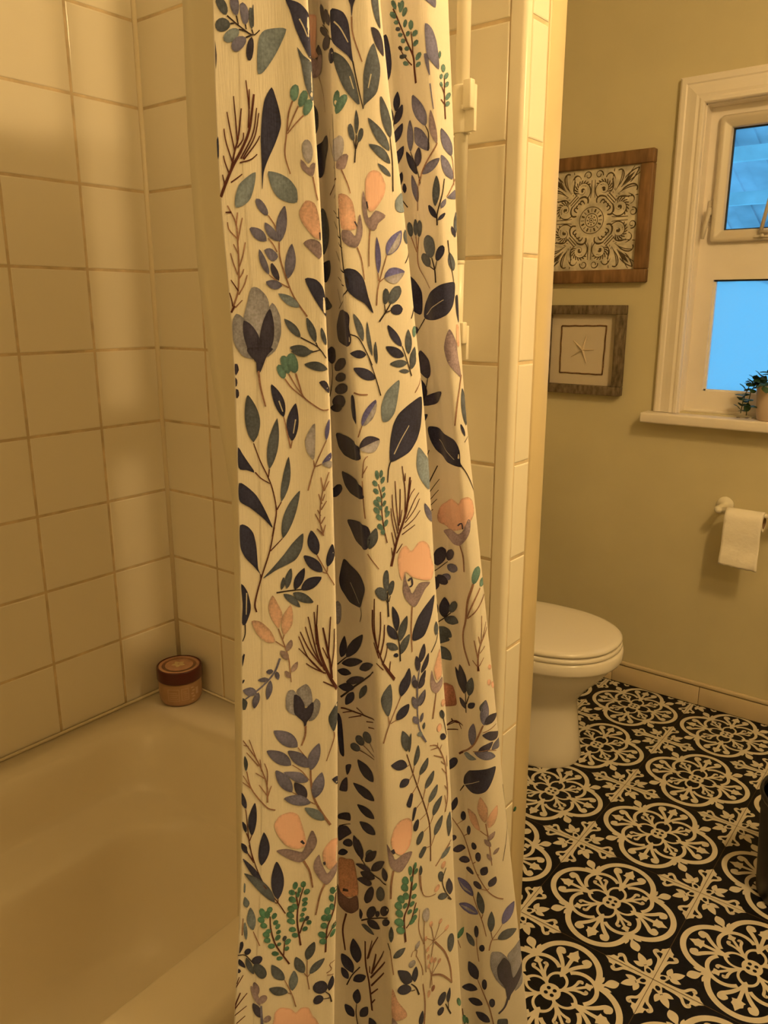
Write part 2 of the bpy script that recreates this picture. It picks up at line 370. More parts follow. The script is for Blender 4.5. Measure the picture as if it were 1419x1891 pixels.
mb.box((OX0-.001,W-.004,OZ0-.005), (OX0+.003,W+.115,OZ1)); mb.box((OX1-.003,W-.004,OZ0-.005), (OX1+.001,W+.115,OZ1)); mb.box((OX0,W-.004,OZ1-.003), (OX1,W+.115,OZ1+.001))
mb.build('jamb', M['trim'], win)
YS = W+.042    # face of the sash
gx0, gx1 = -.760, -.290
mb = MB()
mb.box((OX0+.003,YS,.980), (gx0,YS+.045,OZ1-.003)); mb.box((gx1,YS,.980), (OX1-.003,YS+.045,OZ1-.003))
mb.box((gx0,YS,.980), (gx1,YS+.045,1.051)); mb.box((gx0,YS,1.391), (gx1,YS+.045,1.516)); mb.box((gx0,YS,1.822), (gx1,YS+.045,OZ1-.003))
mb.box((OX0+.003,YS-.008,.980), (OX1-.003,YS+.002,.992), .003)
sash = mb.build('sash', M['trim'], win)
mb = MB()      # light glazing beads round the lower pane
for a, b in (((gx0-.001,YS+.010,1.049),(gx0+.006,YS+.022,1.393)),((gx0,YS+.010,1.049),(gx1,YS+.022,1.056)),((gx1-.006,YS+.010,1.049),(gx1+.001,YS+.022,1.393))): mb.box(a, b)
mb.build('glazing_bead', mat('white_bead', (.80,.79,.76), .4), sash)
mb = MB(); mb.box((gx0,YS+.010,1.386),(gx1,YS+.022,1.3915)); mb.build('gasket', M['gasket'], sash)
mb = MB(); mb.box((gx0-.002,YS+.022,1.049),(gx1+.002,YS+.026,1.393)); mb.build('lower_pane', M['frost'], win)
# top-hung sash with rounded frame
aw = MB(); ex0, ex1, ez0, ez1 = -.780, -.270, 1.500, 1.854
def rrect(x0, x1, z0, z1, r, n=5):
    out = []
    for cx, cz, a0 in ((x1-r,z1-r,0),(x0+r,z1-r,PI/2),(x0+r,z0+r,PI),(x1-r,z0+r,1.5*PI)):
        out += [(cx+r*math.cos(a0+k*PI/2/n), cz+r*math.sin(a0+k*PI/2/n)) for k in range(n+1)]
    return out
loops = [(0,.012,YS),(0,.012,YS-.016),(.004,.009,YS-.020),(.014,.006,YS-.020),(.018,.005,YS-.016),(.030,.003,YS-.013),(.034,.002,YS-.008),(.034,.002,YS+.014)]
aw.loft([[(x,y,z) for x,z in rrect(ex0+i,ex1-i,ez0+i,ez1-i,r)][::-1] for i,r,y in loops], cap0=False, cap1=False)
awo = edge_split(aw.build('tilting_sash', M['metal'], win), 50)
mb = MB(); mb.loft([[(x,y,z) for x,z in rrect(ex0+i,ex1-i,ez0+i,ez1-i,.002)][::-1] for i,y in ((.033,YS+.006),(.038,YS+.006),(.038,YS+.014))], cap0=False, cap1=False, smooth=False); mb.build('gasket', M['gasket'], awo)
mb = MB(); mb.box((ex0+.034,YS+.012,ez0+.034),(ex1-.034,YS+.016,ez1-.034)); mb.build('upper_pane', M['glass'], win)
mb = MB()      # latch lever
mb.box((-.797,YS-.006,1.560),(-.776,YS,1.622),.002); mb.box((-.790,YS-.026,1.578),(-.780,YS-.004,1.596),.003)
mb.tube([(-.785,YS-.024,1.600),(-.787,YS-.026,1.580),(-.792,YS-.030,1.545),(-.796,YS-.032,1.510)],[.006,.0065,.006,.005],10)
mb.build('latch', M['metal'], win)
mb = MB()      # opening stay: a bent flat bar
mb.tube([(-.632,YS-.030,1.524),(-.612,YS-.034,1.640),(-.600,YS-.036,1.700)],.0055,8); mb.tube([(-.634,YS-.030,1.522),(-.56,YS-.032,1.523),(-.48,YS-.034,1.522)],.0055,8)
mb.box((-.650,YS-.026,1.508),(-.600,YS-.018,1.514)); mb.lathe((-.626,YS-.032,1.512),[(0,-.003),(.005,-.003),(.005,.003),(0,.003)],10,axis='y')
mb.build('stay_arm', M['metal'], win)

# pergola outside
pg = empty('pergola', (-1.4, 6.0, 2.2), 'blue tinted pergola roof with pale beams seen through the small upper window pane', 'pergola')
mb = MB()      # sloping ribbed roof sheet, low at the far side
nx = 60
for i in range(nx):
    xa_, xb_ = -6+.12*i, -6+.12*(i+1); h = .02 if i%2 else 0
    mb.add([(xa_,4.4,2.95+h),(xb_,4.4,2.95+h),(xb_,8.6,1.55+h),(xa_,8.6,1.55+h),(xb_,4.4,2.95+.02-h),(xb_,8.6,1.55+.02-h)], [(0,1,2,3),(1,4,5,2)])
o = mb.build('roof_sheet', mat('blue_roof_sheet', (.98,.86,.90), .6, .3, noise=.5, nscale=1.6), pg); o.modifiers.new('t','SOLIDIFY').thickness = .01
def bar(a, b, w, h, m, name):
    a, b = Vector(a), Vector(b); d = (b-a).normalized(); s_ = d.cross(Vector((0,0,1))).normalized()*w/2; u_ = s_.cross(d).normalized()*h/2
    mb = MB(); mb.add([p+i*s_+j*u_ for p in (a,b) for i,j in ((-1,-1),(1,-1),(1,1),(-1,1))], [(0,1,2,3),(7,6,5,4),(0,4,5,1),(1,5,6,2),(2,6,7,3),(3,7,4,0)]); return mb.build(name, m, pg)
for y, z in ((5.6,2.235),(6.3,2.055)): bar((-6,y,z),(1,y,z),.06,.085,M['beam'],'beam')
for k in range(7): bar((-5.2+.62*k,8.2,1.66),(-3.6+.62*k,4.6,2.84),.05,.06,M['beam_dark'],'rafter')
bar((-3.2,6.25,2.05),(-1.1,6.25,1.40),.06,.07,M['beam_dark'],'brace')
bar((-3.6,6.2,-.3),(-3.6,6.2,2.05),.1,.1,M['beam'],'post'); bar((.2,6.2,-.3),(.2,6.2,2.05),.1,.1,M['beam'],'post')

# curtain fold table (plan positions of the folds at each height, 0.1 mm) and printed motifs (cloth coordinates, 0.2 mm)
ZLV = [1.93, 1.84, 1.74, 1.62, 1.5, 1.4, 1.3, 1.2, 1.1, 1.0, 0.9, 0.8, 0.7, 0.6, 0.5, 0.4, 0.3, 0.2, 0.1, 0.04]
TAB_DATA = [-5465,5002,-5315,5080,-5158,5161,-5015,5209,-4962,5244,-5187,5344,-5915,5720,-5735,6110,-5488,5995,-5218,5811,-5075,5704,-4955,5655,-4835,5610,-4805,5636,-5030,5716,-5712,6182,-5495,6849,-5285,6863,-5135,7012,-5112,7359,-5338,7419,
-5469,4957,-5315,5051,-5154,5152,-5008,5217,-4954,5260,-5185,5360,-5931,5748,-5746,6148,-5492,6021,-5215,5826,-5069,5713,-4946,5693,-4823,5683,-4792,5734,-5023,5814,-5723,6282,-5500,6951,-5285,6954,-5131,7091,-5108,7431,-5338,7491,
-5474,4906,-5316,5020,-5150,5143,-4999,5226,-4944,5279,-5181,5379,-5949,5780,-5759,6190,-5498,6050,-5213,5842,-5063,5723,-4936,5735,-4810,5764,-4778,5843,-5015,5923,-5735,6393,-5506,7065,-5284,7054,-5126,7179,-5102,7511,-5340,7571,
-5480,4846,-5316,4982,-5145,5131,-4990,5237,-4932,5301,-5177,5401,-5970,5817,-5774,6240,-5504,6085,-5210,5862,-5055,5735,-4924,5785,-4794,5861,-4761,5974,-5006,6054,-5749,6526,-5512,7201,-5284,7175,-5120,7284,-5096,7607,-5341,7667,
-5485,4789,-5317,4952,-5140,5133,-4980,5266,-4921,5344,-5174,5444,-5991,5887,-5789,6331,-5511,6151,-5207,5904,-5047,5766,-4912,5864,-4778,6002,-4744,6161,-4997,6241,-5763,6728,-5519,7421,-5283,7361,-5115,7440,-5089,7740,-5342,7800,
-5490,4790,-5317,4971,-5136,5173,-4972,5322,-4911,5408,-5170,5508,-6008,5961,-5801,6413,-5516,6218,-5205,5954,-5041,5806,-4903,5961,-4764,6169,-4730,6375,-4989,6455,-5775,6948,-5525,7649,-5283,7548,-5110,7581,-5084,7839,-5343,7899,
-5495,4848,-5318,5025,-5132,5220,-4964,5363,-4902,5447,-5167,5547,-6026,6015,-5814,6480,-5521,6301,-5203,6046,-5034,5901,-4893,6081,-4751,6320,-4716,6549,-4981,6629,-5787,7142,-5530,7867,-5282,7728,-5105,7719,-5079,7938,-5344,7998,
-5500,4853,-5318,5037,-5128,5241,-4955,5390,-4892,5477,-5164,5577,-6044,6062,-5826,6541,-5527,6384,-5200,6145,-5028,6008,-4883,6210,-4738,6477,-4701,6726,-4973,6806,-5799,7341,-5536,8092,-5282,7929,-5100,7895,-5073,8092,-5345,8152,
-5504,4829,-5319,5023,-5124,5236,-4947,5394,-4882,5485,-5161,5585,-6061,6089,-5839,6582,-5532,6458,-5198,6243,-5021,6116,-4873,6320,-4724,6592,-4687,6848,-4966,6928,-5811,7502,-5541,8301,-5281,8134,-5096,8104,-5068,8312,-5346,8372,
-5509,4798,-5319,5000,-5120,5223,-4939,5389,-4872,5485,-5157,5585,-6079,6109,-5851,6620,-5538,6528,-5196,6334,-5015,6217,-4863,6424,-4711,6696,-4673,6952,-4958,7032,-5822,7629,-5547,8456,-5281,8306,-5091,8300,-5062,8538,-5348,8598,
-5510,4748,-5319,4961,-5119,5197,-4937,5373,-4870,5474,-5157,5574,-6083,6110,-5854,6630,-5539,6577,-5195,6412,-5014,6308,-4861,6537,-4708,6836,-4670,7109,-4956,7189,-5825,7789,-5548,8621,-5281,8489,-5090,8507,-5061,8770,-5348,8830,
-5511,4691,-5319,4913,-5118,5160,-4935,5346,-4868,5452,-5156,5552,-6087,6099,-5857,6628,-5540,6611,-5194,6473,-5012,6381,-4858,6633,-4705,6961,-4666,7257,-4954,7337,-5828,7940,-5550,8776,-5281,8666,-5089,8711,-5060,9006,-5348,9066,
-5512,4609,-5319,4844,-5117,5105,-4933,5302,-4866,5414,-5155,5514,-6091,6076,-5860,6617,-5541,6641,-5194,6536,-5010,6460,-4856,6720,-4702,7062,-4663,7370,-4953,7450,-5831,8068,-5551,8921,-5281,8831,-5088,8904,-5059,9229,-5348,9289,
-5513,4492,-5319,4745,-5116,5026,-4931,5239,-4864,5359,-5154,5459,-6095,6038,-5863,6595,-5542,6657,-5193,6577,-5009,6512,-4854,6786,-4699,7143,-4660,7462,-4951,7542,-5833,8172,-5552,9039,-5281,8976,-5087,9087,-5058,9452,-5349,9512,
-5514,4374,-5320,4647,-5115,4951,-4930,5185,-4861,5314,-5154,5414,-6100,5995,-5866,6552,-5544,6656,-5193,6609,-5008,6561,-4852,6857,-4696,7239,-4656,7569,-4949,7649,-5836,8271,-5554,9128,-5280,9108,-5086,9272,-5056,9689,-5349,9749,
-5516,4264,-5320,4555,-5114,4880,-4928,5132,-4859,5270,-5153,5370,-6104,5954,-5868,6514,-5545,6660,-5192,6646,-5006,6612,-4849,6930,-4692,7340,-4653,7691,-4947,7771,-5839,8377,-5555,9217,-5280,9242,-5084,9458,-5055,9928,-5349,9988,
-5517,4153,-5320,4463,-5113,4809,-4926,5079,-4857,5226,-5152,5326,-6108,5917,-5871,6482,-5546,6664,-5192,6676,-5004,6654,-4847,6993,-4689,7431,-4650,7802,-4945,7882,-5842,8489,-5556,9329,-5280,9394,-5083,9653,-5054,10170,-5349,10230,
-5518,4043,-5320,4371,-5112,4738,-4924,5026,-4854,5182,-5152,5282,-6112,5878,-5874,6449,-5548,6666,-5191,6705,-5003,6695,-4845,7056,-4686,7519,-4647,7907,-4944,7987,-5844,8600,-5557,9447,-5280,9542,-5082,9842,-5052,10409,-5350,10469,
-5519,3932,-5320,4279,-5111,4667,-4922,4973,-4852,5138,-5151,5238,-6116,5840,-5877,6415,-5549,6667,-5191,6734,-5002,6737,-4842,7118,-4683,7606,-4643,8012,-4942,8092,-5847,8707,-5559,9556,-5280,9679,-5081,10016,-5051,10629,-5350,10689,
-5520,3866,-5320,4224,-5110,4625,-4921,4941,-4851,5111,-5150,5211,-6118,5817,-5879,6395,-5550,6668,-5190,6751,-5001,6763,-4841,7156,-4681,7659,-4641,8074,-4941,8154,-5849,8769,-5559,9619,-5280,9758,-5080,10116,-5050,10755,-5350,10815]
LINER_Y = [0.71, 0.7189, 0.7246, 0.7185, 0.7138, 0.7071, 0.6839, 0.6624, 0.6447, 0.629, 0.6176, 0.6076]
LINER_X = [-0.8, -0.7976, -0.7951, -0.7775, -0.757, -0.745, -0.735, -0.725, -0.715, -0.7, -0.68, -0.66]
BIN_XY = (-0.1800, 1.8000)
PRINT = """
OS 37 55 7687 18 7750
OL 36 94 7685 83 7763
OL 34 130 7652 116 7735
OS 20 155 7637 150 7720
LS 9 163 7644 162 7733
OS 50 70 7655 9 7643
OG 43 104 7635 44 7593
OL 45 131 7607 77 7558
OD 29 155 7611 143 7520
SK 3 57 7684 108 7646 159 7617 187 7636
SK 2 94 7685 102 7653
SK 2 130 7654 133 7636
SK 2 70 7655 88 7658
SK 2 104 7635 123 7632 151 7618
SK 2 131 7607 151 7615 163 7619
SK 2 155 7637 161 7621
PG 295 7641 247 7645 203 7635 183 7605 176 7543 177 7476 201 7484 238 7531 267 7578
PN 291 7746 311 7704 336 7633 393 7534 404 7601 390 7690 351 7733 311 7746
SC 2 347 7679 364 7651 380 7616
PS 338 7577 355 7517 371 7437 402 7376 407 7462 399 7521 364 7547
PN 232 7428 203 7382 191 7326 182 7231 182 7135 179 7029 189 7100 207 7147 243 7218 268 7286 263 7339 248 7391
SB 11 4 7000 53 7105 107 7198 138 7271 159 7399
SB 7 53 7105 73 7182 90 7236 106 7344
SB 4 85 7209 82 7285 76 7389
SB 4 73 7178 57 7265 47 7329
SB 5 61 7136 38 7215 32 7265
SB 3 46 7089 30 7135 25 7162
SB 3 24 7046 17 7088
SB 4 132 7271 137 7350 128 7450
SB 4 138 7343 141 7417
SB 4 96 7152 150 7249 169 7348
SB 3 104 7152 157 7238 177 7329
SB 3 108 7148 160 7211 178 7242
SB 5 91 7136 137 7149 165 7171
SB 4 50 7058 80 7078 99 7092
SB 4 84 7194 108 7225 112 7252
OT 30 323 7375 332 7432
OT 28 345 7355 369 7411
OT 28 366 7323 389 7378
SR 6 317 7377 300 7328 290 7253 281 7172 301 7097
SR 5 341 7358 316 7309 296 7264
SR 5 361 7323 328 7291 294 7253
OL2 44 380 7139 372 7235
PM 347 7155 350 7118 396 7088 408 7143 391 7139 380 7119 366 7138
SR 2 396 7088 408 7021 414 6994
PD 8 7594 8 7566 8 7486 13 7538
LN 15 2 7146 7 7237
PD 1326 7626 1399 7624 1426 7646 1429 7678 1408 7711 1330 7750 1273 7746 1265 7719 1269 7683 1285 7651
PP 1191 7898 1299 7869 1272 7745 1318 7709 1230 7720 1199 7794
PM 1224 7714 1302 7697 1318 7709 1422 7683 1415 7629 1293 7627 1238 7637
SR 3 1311 7621 1424 7537 1469 7440
PD 1500 7781 1522 7785 1521 7804 1501 7831 1469 7858 1422 7883 1400 7877 1405 7856 1426 7829 1460 7801
PD 1673 7728 1690 7732 1689 7747 1678 7767 1609 7801 1536 7830 1499 7830 1503 7814 1530 7789 1574 7763
PD 1564 7718 1588 7720 1575 7734 1534 7756 1480 7778 1413 7798 1390 7794 1405 7780 1444 7759 1501 7737
PD 1593 7718 1524 7731 1472 7732 1445 7723 1447 7707 1499 7682 1586 7667 1679 7655 1695 7667 1687 7683
PN 1712 7638 1689 7636 1611 7643 1604 7629 1622 7610 1717 7577 1730 7584 1732 7598 1729 7614 1723 7629
SK 2 1461 7792 1595 7732 1712 7667
PN 1272 7316 1313 7339 1491 7340 1507 7280 1377 7214 1294 7183
PS 1243 7525 1287 7478 1290 7413 1257 7365 1251 7450
PN 1690 7778 1719 7780 1751 7766 1778 7725 1805 7620 1817 7574 1789 7604 1743 7634 1712 7667
SC 2 1714 7734 1746 7706 1785 7654
PS 1721 7619 1768 7600 1803 7566 1831 7513 1865 7412 1822 7442 1782 7484 1743 7554
SC 2 1808 7524 1831 7474
PD 1762 7821 1794 7820 1788 7791 1787 7747 1777 7792
SR 3 1787 7751 1802 7684 1855 7580
SK 3 1814 7582 1847 7489 1882 7396
PS 1896 7655 1935 7580 1943 7534 1934 7462 1887 7412 1884 7394 1874 7474 1867 7536 1875 7605
SC 2 1900 7535 1894 7479
PS 1862 7827 1892 7833 1907 7778 1923 7715 1899 7738 1879 7773
PD 1876 7714 1913 7706 1941 7668 1953 7611 1906 7650
PN 2807 7906 2778 7871 2795 7805 2843 7683 2868 7715 2864 7778 2836 7858
SB 9 3060 7665 3036 7728 3013 7790 2956 7858 2880 7944 2822 8019
SB 5 3013 7790 2997 7842 2977 7895
SB 5 3017 7748 2936 7805 2890 7847
PT 2840 8013 2843 8019 2840 8030 2832 8043 2822 8053 2810 8058 2805 8049 2809 8038 2819 8026 2829 8017
PT 2872 7994 2887 7995 2899 8003 2905 8016 2904 8028 2891 8041 2872 8039 2863 8030 2859 8017 2862 8004
PT 2902 7971 2917 7970 2928 7976 2934 7985 2934 7995 2925 8005 2909 8005 2898 7999 2892 7990 2893 7980
PT 2847 7975 2850 7981 2845 7991 2836 8000 2826 8006 2811 8006 2807 7997 2813 7988 2824 7980 2837 7975
PT 2870 7958 2861 7965 2851 7968 2843 7968 2837 7965 2837 7956 2845 7950 2853 7948 2862 7949 2868 7952
PT 2923 7922 2935 7922 2942 7928 2944 7937 2941 7946 2931 7954 2917 7953 2911 7947 2909 7938 2913 7929
PT 2975 7901 2982 7906 2984 7915 2982 7927 2977 7938 2965 7946 2956 7941 2954 7931 2957 7919 2965 7908
PT 2993 7872 3003 7872 3010 7876 3015 7883 3015 7891 3007 7900 2996 7900 2989 7896 2986 7888 2987 7879
PS 2891 7923 2884 7930 2873 7936 2862 7938 2854 7937 2850 7930 2857 7922 2865 7919 2876 7918 2886 7919
PT 2913 7896 2905 7903 2893 7908 2881 7911 2873 7909 2870 7903 2877 7895 2887 7891 2899 7890 2909 7891
PT 2953 7879 2964 7878 2971 7881 2974 7887 2972 7894 2963 7901 2950 7902 2943 7899 2940 7893 2943 7886
PT 2941 7869 2928 7876 2914 7880 2903 7880 2897 7877 2900 7868 2914 7860 2927 7858 2938 7859 2943 7863
PT 3006 7829 3015 7828 3023 7833 3028 7840 3029 7848 3023 7857 3012 7857 3005 7852 3001 7844 3001 7836
PT 2987 7823 2980 7830 2969 7836 2956 7839 2944 7839 2936 7834 2946 7824 2959 7819 2973 7817 2983 7818
PS 2966 7799 2952 7806 2932 7811 2914 7813 2902 7811 2899 7804 2910 7796 2925 7793 2945 7792 2961 7794
PT 3035 7766 3045 7767 3053 7773 3057 7782 3058 7792 3051 7802 3040 7801 3033 7794 3029 7784 3030 7774
PT 2992 7756 2988 7764 2976 7771 2960 7777 2944 7780 2932 7777 2936 7768 2948 7761 2965 7756 2981 7754
PT 3043 7736 3052 7735 3059 7738 3065 7744 3066 7752 3060 7760 3050 7761 3043 7757 3039 7750 3038 7743
PK 2919 7829 2922 7834 2917 7841 2907 7849 2897 7854 2886 7854 2884 7847 2888 7841 2897 7835 2908 7831
PT 2869 8011 2877 8013 2879 8019 2876 8027 2869 8035 2856 8042 2848 8039 2848 8032 2852 8023 2859 8016
PL 3041 7927 3083 7906 3128 7844 3170 7730 3094 7777 3063 7847
PL 3069 7794 3092 7786 3126 7693 3093 7741
PL 3010 8035 3073 8044 3082 8001 3047 8013
SB 8 3270 7505 3241 7598 3214 7709
SB 4 3235 7621 3194 7672
SB 4 3251 7571 3216 7594
PT 3204 7721 3212 7728 3215 7738 3212 7749 3205 7757 3191 7760 3181 7751 3180 7742 3185 7732 3193 7724
PT 3221 7691 3232 7695 3242 7704 3247 7714 3247 7722 3235 7728 3221 7722 3214 7714 3211 7704 3213 7696
PT 3194 7686 3200 7690 3203 7697 3203 7705 3200 7711 3191 7714 3183 7709 3181 7703 3183 7695 3187 7689
PT 3235 7655 3246 7658 3255 7666 3260 7674 3260 7682 3249 7687 3235 7682 3228 7675 3226 7667 3228 7659
PT 3210 7651 3213 7656 3212 7663 3207 7670 3201 7675 3193 7677 3190 7671 3191 7664 3196 7657 3203 7652
PT 3253 7595 3266 7599 3278 7609 3288 7621 3291 7632 3280 7639 3261 7633 3251 7624 3246 7612 3246 7602
PT 3260 7565 3272 7567 3283 7573 3290 7582 3290 7589 3279 7595 3263 7592 3255 7586 3252 7577 3253 7570
PT 3161 7780 3166 7785 3168 7794 3167 7804 3163 7812 3155 7817 3149 7810 3148 7801 3150 7792 3155 7784
SL 5 3135 7661 3164 7589 3184 7543
PL 3162 7466 3164 7489 3151 7526 3120 7566 3083 7597 3047 7618 3045 7593 3057 7556 3093 7512 3133 7480
PL 3060 7362 3076 7377 3088 7409 3080 7450 3058 7486 3036 7511 3023 7492 3018 7459 3025 7418 3042 7382
PL 3091 7467 3147 7449 3199 7395 3212 7348 3162 7364 3105 7400
PD 3149 7281 3169 7288 3178 7308 3173 7333 3160 7356 3147 7372 3133 7361 3115 7343 3110 7319 3127 7295
PN 3146 7244 3151 7260 3135 7291 3092 7325 3052 7352 3029 7367 3033 7346 3046 7317 3069 7285 3106 7258
LM 34 3245 7381 3168 7543
LL 53 3198 7240 3281 7315
PL 3283 7330 3339 7306 3398 7253 3401 7217 3343 7231 3306 7268
PL 3363 7334 3369 7357 3355 7391 3318 7423 3279 7446 3249 7459 3252 7435 3264 7401 3290 7366 3329 7342
SR 9 3183 7188 3204 7270 3240 7362 3244 7386
SK 5 3194 7196 3151 7262 3060 7362
SK 4 3207 7349 3188 7428 3162 7466
SR 5 3423 7189 3387 7297 3363 7334
PN 2934 7554 2943 7566 2949 7588 2944 7614 2933 7637 2923 7651 2916 7637 2910 7615 2912 7589 2923 7566
PN 2939 7493 2954 7504 2969 7526 2973 7553 2969 7577 2963 7593 2952 7580 2938 7559 2929 7532 2931 7507
PN 2925 7508 2928 7520 2923 7541 2909 7565 2890 7584 2875 7596 2874 7582 2879 7560 2892 7536 2910 7517
PN 2948 7398 2964 7409 2982 7432 2989 7460 2987 7485 2981 7503 2965 7489 2948 7467 2938 7439 2939 7413
PN 2969 7292 2987 7302 3007 7324 3016 7351 3015 7376 3009 7394 2992 7381 2973 7359 2960 7332 2961 7307
SK 6 2935 7331 2934 7475 2934 7554
PS 2028 7290 2033 7314 2026 7356 2003 7400 1976 7435 1955 7456 1955 7429 1963 7388 1981 7342 2007 7306
PS 2029 7236 2025 7258 2004 7293 1969 7326 1934 7349 1908 7363 1917 7338 1936 7304 1966 7268 2003 7244
LS 39 2040 7183 1922 7257
PS 2048 7129 2044 7139 2030 7154 2009 7168 1989 7176 1974 7180 1981 7168 1994 7153 2013 7138 2034 7130
PN 2936 7238 2961 7254 2991 7288 3009 7330 3012 7368 3009 7394 2986 7373 2958 7340 2936 7298 2930 7260
SK 5 2065 7066 2051 7188 2026 7290
PN 3019 7183 3030 7193 3039 7212 3040 7235 3034 7254 3027 7267 3018 7256 3009 7237 3005 7214 3011 7194
OS 25 1856 7265 1829 7339
LS 20 1864 7292 1851 7395
OS 24 1876 7260 1885 7323
SK 6 1869 7178 1867 7243 1864 7292
SK 3 1867 7235 1855 7267
SK 3 1869 7235 1876 7264
PT 1757 7402 1767 7409 1772 7424 1773 7443 1771 7459 1762 7470 1751 7462 1745 7448 1742 7430 1747 7413
OT 32 1765 7374 1797 7443
PL2 1787 7181 1803 7192 1812 7216 1814 7246 1808 7272 1791 7290 1769 7277 1677 7269 1650 7243 1686 7211
PM 1787 7181 1810 7209 1837 7209 1826 7151 1788 7152
SR 2 1811 7147 1844 7086 1858 7048
SK 5 1661 7044 1767 7091 1761 7237 1737 7379
SK 3 1764 7155 1592 7286 1606 7345
PG 155 7101 146 7044 126 6993 96 6968 62 6960 65 7003 84 7051 119 7082
PG 208 7106 257 7098 298 7075 326 7036 328 6992 319 6982 286 6984 244 7003 221 7038 210 7077
SR 7 6 6526 24 6568 44 6623 55 6714 60 6816 59 6896 29 6967
SR 4 60 6888 69 6940
SR 4 60 6820 76 6877 88 6919
SR 4 62 6832 29 6868 24 6900
SR 4 58 6771 41 6812
SR 4 55 6714 76 6763 92 6820
SR 4 48 6685 33 6734 25 6775
SR 4 50 6668 67 6689 76 6710
SB 4 44 6618 16 6664
SR 4 44 6602 72 6644 88 6685
SB 4 15 6551 11 6585 5 6610
SR 4 25 6547 58 6579
SB 7 44 6940 19 6939
SB 8 6 6526 24 6555
SR 7 339 6508 284 6594 255 6678 236 6757 237 6822
SR 4 237 6830 225 6887 198 6931
SR 3 225 6781 210 6814 191 6838
SR 3 265 6632 219 6657 183 6686
OL 34 196 6929 152 6997
LL 45 239 6822 272 6974
LL 38 235 6826 181 6904
LL 46 184 6826 114 6881
PL 170 6789 200 6797 228 6769 222 6752 204 6742 188 6752
LD 29 224 6661 196 6740
LL 29 183 6686 149 6795
LL 40 237 6640 163 6656
LL 46 263 6670 292 6819
LG 39 308 6549 216 6608
PP 362 6992 400 6981 415 6929 419 6840 388 6844 345 6900 332 6944
PM 342 6819 379 6837 417 6820 419 6774 408 6753 384 6774
SD 5 416 6864 416 6832
PS 1312 7038 1381 6985 1436 6919 1355 6849 1318 6811 1300 6894
PN 1320 6772 1393 6781 1413 6744 1366 6701 1323 6673
PS 1330 6602 1366 6572 1400 6554 1325 6534
PN 338 6670 385 6668 414 6636 427 6568 427 6506 372 6589
PW 101 6631 131 6631 163 6598 173 6555 154 6461 115 6375 77 6418 55 6487 78 6568
PW 27 6521 56 6504 100 6436 114 6353 90 6325 43 6340 8 6401 8 6483
PW 187 6568 218 6513 219 6435 194 6365 148 6331 128 6375 146 6483
PD 58 6492 93 6470 121 6423 123 6375 148 6340 116 6305 95 6318 66 6375 52 6436
PD 176 6543 190 6470 182 6396 148 6335 116 6305 120 6401 142 6487
LS 34 373 6395 335 6508
LS 36 306 6417 235 6500
LS 42 353 6352 252 6374
LS 21 420 6382 399 6465
SK 4 306 6417 372 6382 398 6356 418 6325
SK 4 373 6395 383 6373
SK 4 353 6352 392 6362
PD 1370 6269 1397 6280 1423 6299 1430 6320 1407 6336 1367 6345 1346 6332 1335 6315 1339 6294 1353 6277
PD 1622 6532 1824 6528 1835 6455 1827 6366 1547 6378 1510 6457
SK 4 1596 6542 1824 6614 1821 6726 1812 6857 1805 6985
SK 3 1825 6704 1622 6813
SK 3 1819 6813 1789 6841
SK 3 1812 6857 1616 6948
SK 3 1807 6943 1618 6996
SK 3 1817 6646 1630 6692
SK 3 1651 6565 1590 6637
SB 9 1528 7075 1789 7111
PP 1805 7045 1842 7041 1871 7011 1886 6943 1890 6900 1852 6891 1820 6899 1808 6985
PM 1823 6891 1862 6887 1885 6866 1905 6965 1919 6910 1916 6867 1891 6818 1850 6822 1821 6848
SD 6 1881 6930 1893 6909
SR 4 1891 6818 1910 6762 1920 6675
PP 1959 7150 1992 7141 2022 7092 2016 7041 1975 6980 1947 6979 1930 7038 1926 7105 1936 7138
PM 1917 7063 1931 7025 1948 6945 1980 6980 2032 6958 1995 6925 1981 6894 1952 6898 1929 6936 1916 6995
SD 6 1936 7017 1944 6988
SR 4 1955 6898 1948 6815 1945 6734
LU 27 1989 6701 1986 6868
PU 2035 6786 2061 6792 2093 6813 2115 6845 2122 6877 2119 6900 2090 6889 2058 6868 2035 6838 2030 6807
PL2 2038 6791 2112 6891 2105 6837 2071 6801
PU 2018 6683 2037 6669 2067 6662 2098 6673 2120 6694 2133 6715 2109 6726 2077 6732 2046 6726 2025 6705
PL2 2021 6683 2130 6710 2087 6662 2053 6659
SR 3 1974 6556 1987 6647 2035 6786
SR 3 1993 6665 2018 6683
SR 3 1988 6669 1987 6705
PG 2120 7066 2083 7033 2082 6994 2106 6978 2150 6986 2151 7025
PN 1826 6719 1878 6717 1915 6678 1936 6592 1958 6519 1915 6565 1862 6596 1831 6632
OS 33 2016 6560 2024 6638
PS 2042 6565 2063 6568 2085 6583 2102 6605 2109 6627 2098 6648 2069 6644 2051 6628 2038 6605 2034 6582
PN 2044 6533 2054 6519 2071 6513 2091 6514 2106 6522 2114 6542 2100 6559 2082 6563 2064 6559 2050 6548
SK 7 1987 6482 2018 6524 2045 6565
SK 4 2018 6524 2014 6560
SK 4 2018 6524 2049 6535
LS 35 1902 6389 1856 6522
LS 21 1950 6318 1925 6485
LS 20 1973 6279 1966 6393
SK 4 1839 6423 1880 6404 1924 6328 1949 6275
LN 40 1919 6326 1836 6333
LN 40 2106 6362 2027 6468
PS 2147 6323 2158 6337 2167 6366 2166 6399 2156 6427 2145 6445 2135 6427 2127 6399 2126 6366 2135 6338
LN 48 2120 6314 2016 6364
PS 2162 6264 2175 6273 2189 6294 2196 6321 2193 6344 2187 6360 2173 6347 2160 6326 2153 6301 2155 6277
SK 4 3040 7138 3005 7233
